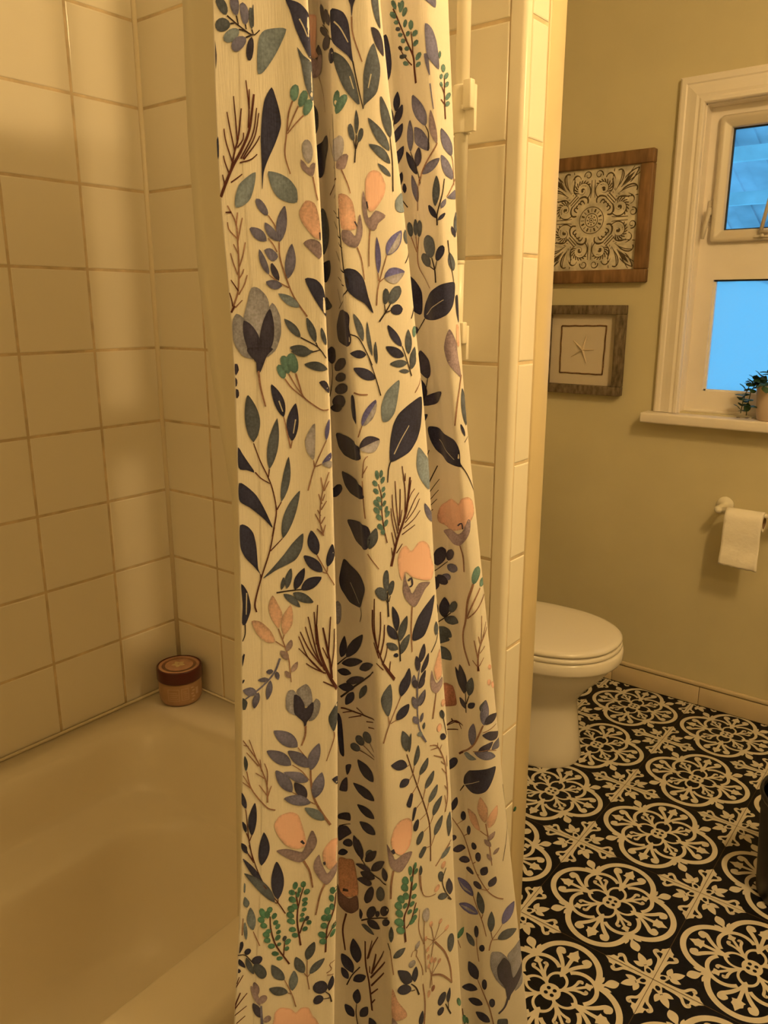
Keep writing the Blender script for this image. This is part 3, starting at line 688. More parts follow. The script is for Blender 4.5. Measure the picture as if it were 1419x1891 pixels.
PN 3065 7158 3070 7165 3072 7178 3067 7192 3058 7205 3050 7213 3047 7204 3045 7191 3048 7176 3057 7164
SK 5 3094 7087 3040 7138
PL 3166 7108 3178 7125 3175 7157 3148 7196 3114 7229 3090 7251 3089 7229 3096 7196 3112 7158 3138 7125
SR 7 3167 7066 3164 7152 3183 7230
LS 40 3319 7076 3284 7232
PN 3338 7016 3338 7028 3329 7047 3312 7066 3292 7080 3275 7088 3277 7074 3286 7055 3303 7035 3324 7021
LN 23 3348 7005 3386 7047
SK 7 3350 6980 3338 7041 3342 7140 3336 7215
PL 3351 7065 3361 7069 3371 7079 3377 7093 3375 7107 3371 7117 3360 7111 3350 7101 3344 7088 3346 7074
SR 8 3429 7225 3375 7127
PL 3377 7122 3440 7170 3457 7122
PS 3135 6932 3142 6942 3143 6961 3138 6983 3129 7001 3113 7013 3104 7000 3105 6981 3112 6959 3122 6941
PS 3162 6937 3168 6948 3170 6969 3168 6994 3161 7016 3148 7030 3142 7016 3140 6995 3143 6970 3152 6948
PS 3188 6931 3207 6940 3223 6959 3229 6982 3221 7003 3194 7019 3170 7008 3165 6988 3168 6964 3175 6942
SR 5 3135 6932 3173 6853
SR 4 3162 6937 3177 6853
SR 6 3184 6931 3178 6842 3204 6750 3330 6652
PS 3334 6813 3352 6830 3356 6859 3348 6892 3330 6919 3296 6935 3259 6917 3249 6889 3266 6855 3302 6827
ON 46 3374 6796 3398 6878
PS 3320 6767 3332 6780 3330 6800 3317 6820 3293 6836 3236 6844 3210 6829 3215 6809 3237 6789 3280 6773
SK 9 3377 6681 3365 6750 3338 6813
SK 5 3365 6750 3320 6772
SK 4 3368 6755 3374 6796
PN 3501 6684 3424 6675 3347 6639 3246 6574 3240 6484 3382 6477 3462 6503 3500 6557 3510 6627
SC 3 3255 6506 3377 6557 3439 6589
SK 6 3240 6484 3201 6409
PD 3153 6374 3179 6381 3198 6396 3205 6415 3200 6431 3174 6443 3141 6435 3126 6420 3123 6401 3131 6384
PT 2185 6404 2194 6410 2201 6423 2206 6439 2202 6452 2188 6461 2177 6453 2173 6440 2173 6424 2177 6411
PN 3111 6734 3167 6701 3214 6630 3216 6506 3134 6552 3113 6630
SK 7 2195 6547 2166 6495
PS 2157 6840 2173 6850 2178 6866 2173 6883 2159 6898 2144 6906 2137 6895 2133 6879 2135 6861 2145 6846
SK 6 2178 6805 2139 6753
PS 3485 6940 3499 6955 3517 6984 3513 7016 3499 7043 3475 7059 3464 7040 3458 7012 3461 6980 3472 6953
PN 3487 6924 3492 6933 3489 6949 3473 6963 3454 6974 3440 6981 3440 6970 3443 6955 3454 6940 3471 6928
PS 3487 6745 3497 6759 3499 6784 3485 6810 3463 6831 3444 6843 3439 6826 3439 6802 3448 6775 3467 6754
SK 4 3425 6905 3452 6812 3496 6686
PN 3517 6606 3543 6609 3566 6463 3534 6519
PM 3492 6428 3552 6352 3574 6279 3612 6180 3621 6145 3553 6194 3510 6240 3475 6325
PP 3541 6453 3568 6436 3583 6329 3557 6347
LS 38 2140 6281 2037 6279
PS 2152 6239 2145 6245 2130 6251 2112 6252 2097 6248 2088 6244 2097 6238 2111 6232 2129 6230 2144 6233
PS 2162 6248 2174 6255 2189 6271 2196 6292 2194 6312 2189 6325 2175 6316 2162 6300 2154 6279 2155 6260
SK 5 2165 6216 2131 6310 2108 6364
SR 9 3618 6165 3602 6009 3601 5863
PD 3287 6127 3302 6150 3300 6192 3285 6239 3255 6276 3225 6300 3214 6273 3210 6231 3223 6184 3256 6146
PN 3263 5979 3284 6002 3292 6045 3274 6092 3240 6130 3207 6154 3192 6126 3183 6084 3194 6036 3229 5998
PD 3256 5963 3303 5960 3353 5971 3426 6003 3466 6037 3471 6062 3393 6053 3327 6038 3278 6016 3254 5986
PN 3227 5891 3305 5907 3283 5853 3237 5827
SK 6 3223 5929 3263 5979 3278 6047 3287 6127
LN 52 1967 6209 1850 6264
SK 4 1992 6125 1967 6209 1924 6330
SR 8 1853 6143 1880 6134 1923 6132
LU 57 1890 5978 1968 6108
PL2 1895 5980 1968 6091 1962 6037 1924 5989
SR 4 1871 5920 1890 5978
LD 76 1875 5864 1987 5904
PL2 1878 5862 1984 5902 1959 5845 1915 5840
PG 2090 6200 2088 6141 2068 6042 2036 5998 2001 5995 1994 6065 2021 6143
PN 2234 6106 2155 6077 2090 6031 2057 5972 2040 5881 2039 5785 2094 5800 2153 5831 2198 5889 2226 5969
SC 5 2061 5823 2101 5897 2148 5966
SK 6 2042 5788 2030 5747 2024 5676
SR 5 2187 6130 2215 6168 2231 6202
PG 2207 5847 2252 5804 2293 5755 2288 5610 2235 5652 2202 5710 2193 5764
SB 5 2009 5389 1992 5500 1988 5607 1972 5672
OT 18 1970 5694 1962 5741
OT 16 1986 5703 1989 5742
OT 20 1967 5662 1944 5689
OT 19 1991 5671 2003 5705
OT 20 1972 5619 1948 5646
OT 17 1991 5626 2004 5654
OT 19 1986 5575 1964 5602
OT 15 1996 5591 2007 5622
OT 21 1975 5549 1950 5586
OT 16 1984 5528 1979 5555
OT 21 1977 5512 1950 5546
OT 16 1997 5548 2009 5579
OT 15 2012 5509 2019 5548
OT 18 2012 5487 2030 5520
OT 22 1990 5477 1964 5507
OT 22 1999 5423 1971 5454
OT 19 2006 5437 2019 5473
OT 16 2001 5394 1988 5419
SB 13 2046 5212 2076 5354 2121 5487 2138 5578 2151 5694
SB 6 2121 5504 2121 5623 2105 5757
SB 5 2121 5676 2123 5718
SB 6 2087 5436 2092 5545 2093 5636
SB 5 2084 5409 2070 5574 2065 5681
SB 5 2079 5393 2053 5521 2048 5610
SB 5 2074 5355 2048 5467 2041 5536
SB 5 2126 5514 2150 5593 2179 5629
SB 5 2127 5470 2175 5562 2207 5604
SB 5 2121 5449 2181 5518 2211 5571
SB 5 2110 5417 2175 5464 2214 5505
SB 5 2104 5385 2150 5413 2181 5430
SB 5 2092 5452 2103 5522
SB 5 2138 5567 2157 5678
SK 10 3355 5081 3316 5260 3322 5397 3393 5570
SK 5 3316 5397 3327 5539
SK 7 3288 5499 3308 5599 3329 5675
SK 5 3330 5363 3412 5479
SK 5 3326 5302 3413 5405
SK 6 3322 5260 3408 5344
SK 6 3330 5226 3385 5275
SK 6 3347 5142 3376 5191
PL 2310 5424 2321 5438 2316 5465 2286 5500 2262 5526 2244 5542 2243 5524 2247 5496 2260 5466 2283 5440
PN 3315 5827 3437 5812 3597 5778 3642 5711 3655 5629 3667 5604 3541 5619 3393 5659 3331 5744
SC 3 3396 5746 3513 5700 3612 5648
SK 6 3663 5610 3713 5548 3785 5440
PS 3690 5859 3714 5885 3718 5939 3701 6001 3663 6054 3635 6088 3629 6055 3630 6003 3643 5941 3666 5888
PN 3680 5793 3682 5804 3677 5824 3664 5847 3648 5865 3636 5876 3637 5863 3642 5843 3653 5821 3668 5803
SK 5 3677 5757 3710 5790
PP 3591 5379 3659 5359 3679 5396 3719 5407 3767 5373 3785 5292 3736 5222 3691 5186 3560 5145 3440 5178 3419 5233 3448 5310
SR 4 1888 5709 1897 5798 1918 5822
SR 4 1888 5725 1914 5771
SR 4 1900 5490 1893 5560 1887 5693
PD 66 6372 180 6372 152 6337 121 6266 105 6262 103 6311 86 6328
SR 9 112 6271 118 6200 138 6110
OT 29 227 6234 204 6290
OT 33 247 6256 225 6329
OT 42 279 6260 259 6338
SR 6 229 6234 259 6193 312 6148
SR 5 247 6256 277 6202 312 6152
SR 7 279 6258 295 6202 312 6152 362 6111 398 6090 426 6092
LS 41 424 6275 316 6298
PS 259 6358 294 6336 326 6333 362 6358 313 6366
PD 384 6217 413 6224 431 6191 427 6167
LN 47 220 6060 166 6213
SC 2 199 6135 216 6085
LN 55 256 5946 276 6125
SC 2 274 6048 262 5983
SR 4 249 5914 220 6060
SR 4 249 5914 257 5951
SB 6 159 5492 166 5531 179 5617 164 5714 142 5781 106 5862 79 5942
LS 68 79 5946 59 6167
LS 49 149 5819 190 6056
SB 4 149 5819 144 5781
LS 37 203 5660 239 5877
SB 4 181 5622 203 5660
LS 52 208 5480 291 5714
PN 8 5925 26 5896 52 5854 82 5804 46 5817 8 5827
SB 5 83 5806 109 5777 150 5750
PN 8 5757 40 5742 85 5698 121 5634 162 5533 120 5581 57 5637 8 5672
PD 8 6303 19 6303 25 6276 8 6250
PD 8 6243 17 6228 14 6210 8 6197
PD 8 6192 20 6185 21 6161 8 6145
PL2 363 6029 362 5908 355 5856 323 5899 316 5950 333 5992
SR 3 329 5711 359 5821 415 5949
SR 3 359 5823 355 5856
SR 3 364 5826 392 5837
LU 20 415 5949 430 6050
PU 394 5839 415 5874 437 5891 437 5859
PL2 394 5837 437 5854 437 5816
SR 5 402 5488 385 5563 390 5660 401 5717 427 5798
SR 4 399 5713 389 5775
SR 4 404 5708 427 5755
SR 4 394 5645 378 5694
SR 4 397 5660 408 5693
SR 4 390 5616 416 5659
SR 4 388 5587 373 5617
SR 4 385 5553 362 5598
SR 4 390 5548 409 5582
SB 5 397 5499 371 5524
SR 4 400 5498 411 5542
PD 1374 6252 1404 6264 1432 6285 1436 6306 1409 6322 1366 6331 1343 6318 1333 6299 1339 6278 1355 6260
PD 1419 6218 1510 6224 1587 6240 1661 6261 1699 6281 1663 6299 1555 6293 1480 6277 1415 6254 1400 6233
PD 1414 6169 1469 6164 1543 6170 1607 6181 1657 6197 1663 6216 1589 6221 1528 6216 1456 6202 1416 6185
PD 1404 6103 1452 6096 1541 6104 1619 6118 1683 6137 1698 6161 1613 6167 1537 6160 1451 6142 1407 6123
PD 1377 6046 1389 6025 1424 6016 1506 6024 1573 6041 1624 6073 1583 6095 1520 6097 1429 6086 1389 6069
PD 1366 6013 1376 6000 1395 5993 1432 5994 1493 6006 1542 6027 1512 6039 1449 6038 1401 6033 1378 6026
SK 4 1361 6073 1378 6183 1374 6263
PN 1845 6133 1757 6058 1847 6004 1862 5985 1859 6070
PN 1873 5802 1878 5834 1865 5877 1702 5887 1540 5884 1418 5875 1422 5838 1454 5795 1564 5771 1722 5777
PN 1888 5597 1890 5627 1876 5668 1736 5677 1598 5676 1496 5669 1504 5636 1548 5599 1633 5572 1770 5577
PN 1398 5502 1424 5503 1448 5519 1479 5545 1497 5569 1475 5586 1430 5578 1411 5562 1393 5541 1387 5520
PN 8 5554 43 5547 70 5512 83 5443 89 5339 102 5304 72 5345 31 5392 8 5447
PN 1582 5404 1902 5454 1907 5318 1712 5309 1616 5359
SB 7 79 5116 72 5164 102 5284 144 5416 169 5537
SB 5 102 5284 100 5309
PS 305 5502 300 5428 271 5374 233 5351 176 5325 109 5283 157 5336 214 5402 253 5454
SB 4 148 5421 206 5481
LN 56 371 5392 343 5519
LN 53 398 5306 305 5393
LN 38 422 5330 445 5448
SR 4 371 5392 420 5300 457 5235
SR 4 398 5306 420 5297
SR 4 422 5330 420 5305
SK 7 175 5209 232 5215 300 5219
LS 20 199 5222 211 5290
LS 33 225 5226 247 5333
LN 43 264 5218 312 5330
LN 56 295 5217 396 5281
LS 36 208 5201 292 5125
LS 46 254 5204 358 5149
PN 8 5264 37 5222 51 5155 48 5115 25 5055 8 5061 13 5158
SC 2 33 5217 29 5106
SK 5 23 5055 22 5004 10 4969
PN 8 4892 21 4906 8 4834
PN 8 4766 20 4767 8 4745
Pp 156 5197 184 5147 203 5100 193 5044 183 5024 150 5078 136 5140
Pp 242 5143 254 5101 251 5039 217 4990 203 5002 198 5043 203 5084
Pp 54 5071 97 5066 145 5017 169 4958 130 4955 82 5000
SR 4 169 4958 217 4922
SR 5 183 5024 217 4922 235 4857 248 4734
SR 4 212 4990 205 4965
LM2 31 222 4901 249 4964
LM2 34 232 4855 191 4909
LM2 29 250 4787 279 4843
LM2 24 243 4756 215 4801
SL 10 191 4867 164 4795 105 4726 22 4664
LL 29 159 4804 120 4799
LL 26 139 4760 81 4760
LL 24 174 4800 184 4751
LL 32 144 4755 127 4647
LL 48 78 4691 8 4713
LL 35 86 4696 64 4607
PS 8 4671 32 4647 22 4608 8 4609
SB 15 481 4677 431 4772 384 4903 368 5035
SB 7 372 4930 358 5102
SB 6 371 5035 375 5138
SB 7 415 4789 375 4877 329 5077
SB 6 395 4823 350 4914 315 5025
SB 7 400 4812 335 4904 290 5000
SB 6 396 4785 330 4862 283 4975
SB 6 411 4773 340 4851 283 4912
SB 7 421 4772 361 4802 321 4830
SB 11 451 4743 442 4819 402 5018
SB 7 431 4873 439 5073
SB 5 446 4776 458 4898 459 5008
SB 6 429 4852 401 4913
SB 8 473 4691 407 4728
SR 6 402 5488 390 5540
SR 5 402 5490 373 5521
PN 1506 5138 1619 5129 1760 5114 1833 5062 1777 4968 1728 4907 1581 4891 1491 4939 1470 5010
SC 4 1601 5021 1665 4971 1723 4929
SK 7 1737 4910 1749 4871 1719 4813
OW 66 1469 4713 1466 4865
LN 60 1498 4502 1522 4652
PN 1542 4515 1589 4540 1657 4593 1716 4659 1750 4715 1759 4750 1687 4709 1614 4655 1557 4594 1538 4543
PN 1503 4463 1524 4455 1573 4463 1639 4496 1697 4536 1742 4571 1694 4562 1632 4545 1564 4516 1520 4485
PN 1477 4415 1487 4399 1506 4386 1535 4389 1568 4407 1596 4426 1577 4434 1548 4438 1517 4435 1492 4425
SK 8 1476 4454 1525 4502 1552 4525
SK 12 1504 4237 1651 4373 1923 4586
PN 1689 4496 1722 4500 1780 4522 1838 4559 1906 4610 1928 4637 1873 4619 1801 4590 1740 4556 1702 4520
PD 1541 4348 1566 4346 1616 4362 1671 4395 1721 4435 1756 4467 1711 4455 1655 4435 1598 4405 1557 4371
PN 1629 4344 1610 4353 1572 4352 1531 4339 1503 4322 1485 4309 1500 4294 1525 4284 1563 4292 1604 4318
PN 1618 4312 1586 4296 1553 4269 1537 4238 1536 4211 1541 4192 1567 4207 1601 4235 1627 4270 1630 4298
PS 1783 4434 1745 4410 1705 4374 1683 4338 1679 4311 1684 4294 1715 4318 1757 4355 1788 4395 1794 4423
PM 3471 5124 3592 5164 3662 5147 3701 5176 3730 5258 3750 5242 3749 5176 3724 5117 3685 5071 3634 5065 3523 5078
SD 10 3660 5206 3691 5230 3701 5190
SR 10 3685 5071 3711 4994 3719 4887
LS 54 1921 5322 1958 5440
SR 4 1913 5294 1939 5255 1975 5206
SB 5 2020 5348 2003 5419
OT 18 1988 5432 1969 5450
OT 22 2003 5397 1990 5420
SB 5 2068 5302 2045 5404
SB 5 2055 5258 2045 5318
SB 6 2074 5284 2107 5334
PP 2130 5320 2160 5285 2204 5329 2244 5328 2280 5293 2297 5221 2320 5163 2300 5099 2239 5106 2168 5136 2127 5171 2110 5121 2092 5169 2083 5255 2102 5309
PM 2124 5171 2133 5118 2157 5063 2169 5038 2213 5094 2289 5084 2253 5051 2226 5010 2193 4963 2168 4964 2133 5008 2113 5063
SD 12 2145 5117 2162 5132 2169 5090 2151 5081
SR 8 2168 4961 2160 4818 2163 4685
OS 35 2021 5069 2018 5198
OS 56 2015 5021 1962 5100
OS 33 2038 5044 2056 5133
SK 9 2028 4922 2026 5005 2024 5069
SK 5 2026 4999 2015 5024
SK 5 2031 5010 2041 5043
PN 2322 5002 2306 4914 2278 4835 2242 4770 2189 4751 2165 4759 2172 4816 2205 4895 2259 4955
LN 40 2075 4825 2052 4983
LS 48 2090 4762 2138 4915
LN 48 2076 4776 2020 4876
LS 46 2094 4681 2151 4801
LS 44 2080 4714 2007 4767
LN 28 2079 4671 2049 4689
SK 7 2090 4638 2087 4744 2072 4825
SB 9 2050 4527 1987 4640 1939 4836 1939 4973
SB 17 2050 4534 1982 4647
SB 7 1957 4735 1946 4855 1950 5038
SB 7 1956 4710 1979 4853 1982 4959
SB 8 1972 4697 1996 4790 2003 4879
SB 5 1987 4646 2007 4703 2015 4751
SB 6 2021 4590 2030 4650
SB 6 1963 4679 1940 4776
SB 6 1986 4603 1948 4649
SL 9 2191 4308 2194 4473 2212 4602
LD 41 2208 4603 2241 4724
LD 35 2195 4555 2187 4658
LD 35 2217 4538 2271 4656
LD 35 2204 4445 2248 4555
LL 33 2181 4450 2170 4542
LD 34 2210 4327 2244 4428
LL 32 2184 4314 2165 4402
PP 2359 4655 2377 4546 2372 4478 2327 4461 2309 4544
PM 2291 4537 2308 4480 2327 4442 2377 4469 2378 4417 2331 4376 2294 4401 2279 4457
SR 5 2323 4378 2305 4279 2295 4217
LN 52 2088 4412 2143 4591
SR 5 2056 4342 2088 4418
PS 2329 4747 2340 4755 2350 4772 2351 4797 2342 4821 2333 4838 2324 4828 2316 4809 2314 4784 2320 4761
SK 6 2289 4652 2328 4710 2346 4760
SK 7 3366 4812 3446 4850 3513 4901
PD 3440 4872 3471 4887 3494 4917 3500 4954 3496 4986 3466 5007 3427 4989 3410 4958 3406 4922 3415 4890
PD 3517 4909 3552 4925 3600 4958 3624 4989 3623 5010 3578 5014 3518 4988 3502 4967 3498 4943 3502 4921
PL 3509 4874 3509 4852 3521 4835 3551 4831 3608 4847 3658 4878 3660 4905 3641 4916 3588 4908 3532 4890
PL 3481 4806 3468 4791 3471 4775 3485 4762 3506 4757 3530 4766 3544 4789 3539 4802 3524 4809 3507 4811
PD 3444 4806 3432 4791 3435 4769 3449 4746 3470 4730 3502 4725 3517 4744 3512 4765 3495 4786 3470 4802
PD 3396 4805 3370 4789 3359 4761 3362 4729 3378 4704 3417 4690 3449 4710 3456 4738 3448 4769 3427 4794
PL 3366 4834 3387 4847 3400 4870 3404 4898 3398 4922 3374 4937 3348 4922 3338 4899 3338 4871 3348 4847
SK 10 3403 4425 3496 4473 3542 4513
PN 3402 4471 3431 4490 3447 4524 3448 4564 3435 4597 3397 4617 3360 4594 3349 4560 3354 4521 3372 4488
PN 3496 4477 3518 4497 3534 4534 3531 4576 3513 4612 3493 4634 3473 4610 3456 4574 3455 4531 3474 4495
PS 3542 4513 3565 4524 3603 4556 3638 4594 3646 4621 3610 4629 3554 4602 3537 4580 3526 4555 3526 4530
PS 3496 4473 3501 4451 3524 4428 3558 4420 3598 4440 3651 4473 3636 4489 3600 4497 3558 4494 3525 4486
PS 3403 4409 3399 4381 3416 4346 3460 4323 3512 4316 3555 4318 3553 4347 3536 4382 3497 4408 3444 4415
PS 3405 4330 3411 4309 3436 4286 3474 4278 3514 4284 3544 4294 3532 4315 3508 4337 3472 4349 3432 4343
PS 3424 4267 3418 4239 3432 4199 3473 4165 3523 4143 3563 4134 3563 4165 3549 4205 3514 4242 3463 4263
PT 3781 4801 3804 4808 3827 4831 3846 4861 3851 4891 3830 4921 3796 4914 3779 4889 3770 4855 3771 4822
PT 3850 4767 3868 4768 3899 4773 3911 4793 3913 4811 3897 4824 3859 4827 3846 4815 3840 4797 3841 4779
SR 15 3781 4804 3743 4670 3727 4520 3706 4411 3716 4302 3764 4167
SR 11 3839 4763 3784 4673 3735 4538
SR 10 3889 4704 3806 4611 3743 4540
SR 12 3826 4134 3822 4245 3840 4341 3910 4454
SR 7 3845 4348 3851 4555
SR 7 3840 4341 3819 4407
SR 7 3833 4274 3879 4319
SR 8 3819 4238 3791 4378
SR 7 3824 4166 3785 4218
SR 7 3831 4174 3868 4234
SR 7 3859 4389 3898 4496
SB 14 3828 4134 3824 4174
PN 3733 3925 3747 3964 3747 4024 3730 4082 3693 4118 3646 4128 3631 4080 3628 4018 3646 3959 3693 3929
PN 3720 3909 3723 3943 3707 3993 3664 4035 3618 4064 3594 4088 3598 4050 3610 3997 3635 3942 3682 3913
LS 62 3766 3913 3785 4079
PN 3738 3787 3742 3807 3734 3831 3707 3844 3669 3843 3643 3841 3644 3821 3652 3796 3674 3779 3711 3779
LN 47 3760 3807 3814 3868
SK 11 3738 3752 3733 3925
SK 8 3745 3835 3766 3913
PF 3473 3943 3539 3953 3585 3897 3586 3838 3615 3763 3555 3757 3488 3792
PP 3934 4115 3949 4114 3960 4119 3964 4128 3956 4142 3936 4156 3919 4157 3914 4149 3915 4137 3922 4125
PP 3926 3993 3940 3993 3949 4001 3951 4014 3945 4029 3927 4044 3910 4042 3905 4032 3906 4018 3913 4004
PP 3976 3952 3995 3950 4013 3958 4013 3974 4005 3987 3971 4010 3954 4008 3950 3997 3953 3981 3961 3965
LS 64 3873 3780 3891 3893
PW 258 4691 233 4688 221 4646 224 4592 249 4562 300 4541 304 4595 278 4662
PW 322 4719 347 4685 356 4625 344 4593 319 4599 298 4633 273 4684
PW 373 4638 396 4613 389 4558 365 4521 335 4516 344 4576
PD 263 4664 293 4650 314 4611 321 4583 358 4622 362 4576 350 4538 330 4511 325 4484 315 4484 310 4512 264 4566
SR 10 323 4489 321 4434 304 4380
SR 12 464 3908 417 3984 373 4074 356 4167 352 4236
SR 5 352 4241 328 4305 286 4370
SR 5 345 4179 308 4233 257 4276
SR 5 379 4039 327 4072 259 4120
LL 71 284 4373 160 4480
LL 64 252 4274 125 4374
LL 63 349 4253 231 4360
LL 59 352 4236 395 4391
PL 212 4240 298 4229 340 4185 335 4169 304 4168 279 4174
LD 53 334 4077 268 4176
LL 59 259 4120 171 4260
LL 60 356 4047 213 4093
LL 63 376 4074 411 4223
LG 51 431 3941 323 4023
PS 486 4611 488 4523 468 4445 441 4504 443 4543
SR 5 468 4445 469 4406 433 4283
PN 464 4175 496 4188 497 4136
SR 7 132 4079 129 4173 111 4242 76 4329 9 4441
SR 5 76 4329 39 4443
SR 5 86 4290 26 4373
SR 5 101 4260 93 4328
SR 5 116 4219 71 4255
SR 6 129 4167 131 4251 116 4303
SR 5 129 4122 88 4186
SR 6 132 4110 151 4173
SR 5 36 4405 11 4416
SR 7 173 4031 127 4055 51 4166 26 4269
LS 20 23 4269 16 4358
SR 5 46 4172 6 4210
SR 5 51 4166 8 4248
SB 5 63 3752 40 3879 26 4017 21 4057
LN 43 55 3899 69 4090
SB 5 43 3873 55 3905
LN 27 24 4057 1 4155
LN 19 25 3921 4 3992
LN 27 29 3812 0 3867
SB 5 27 3920 40 3879
SB 5 29 3812 60 3761
LN 57 107 3719 116 3914
PP 251 4007 293 3984 315 3923 335 3845 339 3797 288 3784 229 3820 186 3886 169 3946 194 3993
PM 183 3794 235 3796 288 3775 320 3764 339 3809 368 3889 396 3828 387 3782 347 3726 313 3702 269 3720 226 3751
SD 14 312 3830 329 3810
PN 1487 4130 1517 4077 1545 3840 1514 3856 1493 3994
PD 1559 3773 1607 3796 1574 3706
PD 1574 3692 1580 3592 1526 3589 1538 3654
PD 1534 3418 1609 3441 1617 3385 1537 3382
PD 1538 3324 1594 3339 1635 3302 1594 3256 1550 3222
SK 6 1541 3331 1622 3364
LN 50 1553 3127 1621 3151
OD 57 1579 3201 1648 3239
SB 10 1507 4164 1597 4174 1744 4210 1901 4263
SB 7 1705 4190 1569 4114
SB 7 1629 4185 1521 4133
SB 7 1651 4219 1744 4210
SB 7 1770 4182 1874 4231
SB 7 1796 4156 1892 4198
PS 1687 3938 1688 3957 1673 3968 1649 3969 1621 3962 1593 3939 1593 3916 1608 3907 1635 3908 1664 3919
PS 1726 3994 1739 4019 1733 4037 1713 4045 1686 4044 1651 4026 1638 3998 1647 3982 1668 3974 1695 3977
PS 1812 4055 1833 4083 1833 4106 1816 4119 1787 4119 1741 4099 1718 4066 1722 4047 1743 4035 1774 4037
SB 6 1687 3938 1868 3973
SB 6 1726 3994 1869 3991
SB 6 1812 4055 1864 4023
PN 1846 3801 1850 3834 1827 3866 1769 3875 1706 3869 1663 3863 1668 3831 1688 3794 1731 3771 1794 3778
PN 1854 3668 1842 3690 1796 3703 1728 3697 1668 3686 1625 3674 1643 3651 1679 3627 1734 3618 1803 3639
PN 1852 3534 1843 3554 1808 3566 1753 3561 1702 3548 1668 3536 1682 3516 1709 3496 1755 3490 1811 3509
PN 1864 3422 1859 3445 1830 3459 1779 3453 1730 3435 1696 3420 1707 3398 1730 3377 1772 3373 1825 3394
LD 78 1731 3150 1652 3294
PS 1765 3194 1784 3189 1809 3201 1834 3223 1850 3248 1851 3276 1825 3277 1800 3263 1778 3240 1765 3216
SK 6 1654 3219 1741 3133
PS 2025 4509 2035 4438 2031 4369 2008 4304 1976 4361 1966 4419 1984 4467
SR 6 1976 4136 2013 4252 2088 4413
SR 5 2013 4252 2008 4304
SR 5 2020 4257 2061 4272
LN 63 2058 4269 2140 4360
LN 47 2088 4416 2133 4556
SL 8 2252 4075 2200 4206 2187 4456
LL 38 2194 4326 2243 4430
LL 32 2187 4334 2159 4402
LL 38 2200 4213 2165 4271
LL 22 2214 4216 2230 4284
LS 20 2234 4164 2240 4215
OG 33 2221 4128 2194 4155
OD 37 2187 4450 2169 4505
LD 37 2200 4441 2240 4507
SL 12 2221 4128 2250 4078
SR 5 2323 4380 2302 4216
PP 2376 4269 2390 4268 2402 4274 2413 4282 2408 4298 2388 4316 2371 4317 2365 4308 2363 4294 2367 4280
PS 2381 4187 2392 4192 2397 4205 2392 4223 2382 4240 2363 4254 2351 4247 2350 4233 2355 4215 2366 4198
OP 39 2348 4110 2351 4169
PN 2410 4054 2402 4071 2389 4085 2375 4092 2363 4091 2356 4076 2363 4056 2375 4046 2389 4042 2402 4044
SK 6 2367 4253 2416 4064
SB 7 2307 3214 2284 3477 2237 3657 2188 3804 2124 4026
LS 56 2124 4046 2096 4192
LS 23 2140 4035 2152 4165
LS 34 2172 3932 2198 4074
LS 44 2208 3860 2266 3969
LS 47 2246 3752 2311 3863
LS 48 2272 3645 2339 3755
LS 53 2308 3539 2375 3660
LS 54 2326 3390 2383 3518
LN 70 2127 3944 2019 3982
LN 61 2139 3852 2073 3814
PN 2149 3753 2165 3741 2149 3652 2120 3678
PN 2169 3642 2189 3636 2171 3558 2158 3555
ON 36 2198 3556 2184 3469
OS 42 2235 3459 2205 3366
PS 2245 3342 2271 3326 2239 3262 2217 3287
SR 4 2172 3932 2162 3873
SR 4 2208 3860 2195 3802
SR 4 2246 3752 2230 3680
SR 4 2272 3645 2259 3593
SR 4 2308 3539 2284 3485
SR 4 2326 3390 2303 3328
SR 4 2127 3944 2143 3954
SR 4 2139 3845 2162 3880
SR 4 2155 3744 2192 3796
SR 4 2186 3637 2230 3680
SR 4 2212 3545 2259 3579
SR 4 2243 3450 2280 3479
SR 4 2263 3328 2303 3328
SR 9 2404 3527 2423 3631 2413 3777 2394 3890 2337 4015 2277 4043
SR 6 2337 4015 2337 4042
SR 6 2353 3982 2369 4017
SR 7 2337 4008 2284 4010
SR 7 2377 3925 2307 3965
SR 6 2394 3869 2365 3902
SR 6 2413 3791 2370 3852
SR 6 2418 3844 2413 3923
SR 6 2423 3674 2395 3722
SR 6 2411 3580 2396 3651
PP 2130 3584 2158 3555 2163 3475 2150 3380 2098 3332 2041 3377 2019 3453 2037 3539 2076 3582
PS 2451 3510 2472 3392 2445 3328 2428 3387 2420 3455
SR 7 2473 3292 2440 3266 2372 3186
PF 3489 3937 3578 3931 3607 3849 3614 3760 3493 3777
SB 12 3523 3581 3597 3627 3665 3608
SB 9 3597 3627 3585 3652
SB 9 3522 3590 3619 3619 3624 3632
SB 9 3619 3615 3690 3607
SB 8 3648 3605 3672 3566
SB 10 3524 3568 3643 3551
ON 78 3586 3214 3650 3306
SR 15 3668 3342 3806 3482 3877 3681
SB 16 3668 3340 3701 3367
LL 72 3884 3680 3891 3895
PD 3888 3688 3913 3680 3953 3679 3991 3690 4020 3708 4044 3723 3977 3749 3931 3755 3899 3741 3887 3712
LL 65 3802 3489 3808 3691
PD 3874 3596 3930 3617 4055 3564 4027 3525 3975 3525 3933 3541
LD 67 3854 3452 3975 3517
PL 4072 3510 4064 3433 3962 3452 3987 3503
LL 73 3825 3434 4010 3377
LG 61 3713 3360 3849 3378
SR 7 3817 3440 3920 3462 4014 3425
SR 7 3880 3621 4014 3647
PN 4015 3291 3995 3199 3944 3099 3880 3063 3788 3060 3733 3083 3736 3162 3803 3256 3918 3298
SC 6 3743 3074 3833 3148 3885 3185
SK 10 3739 3067 3710 3007
Pp 3905 3041 3963 2951 3973 2867 3958 2802 3919 2846 3890 2933
Pp 4055 2938 4065 2853 4034 2777 3984 2754 3968 2830 3999 2899
Pp 3794 2871 3879 2872 3926 2732 3903 2727 3831 2783
SR 9 3963 2793 3990 2668 4045 2379
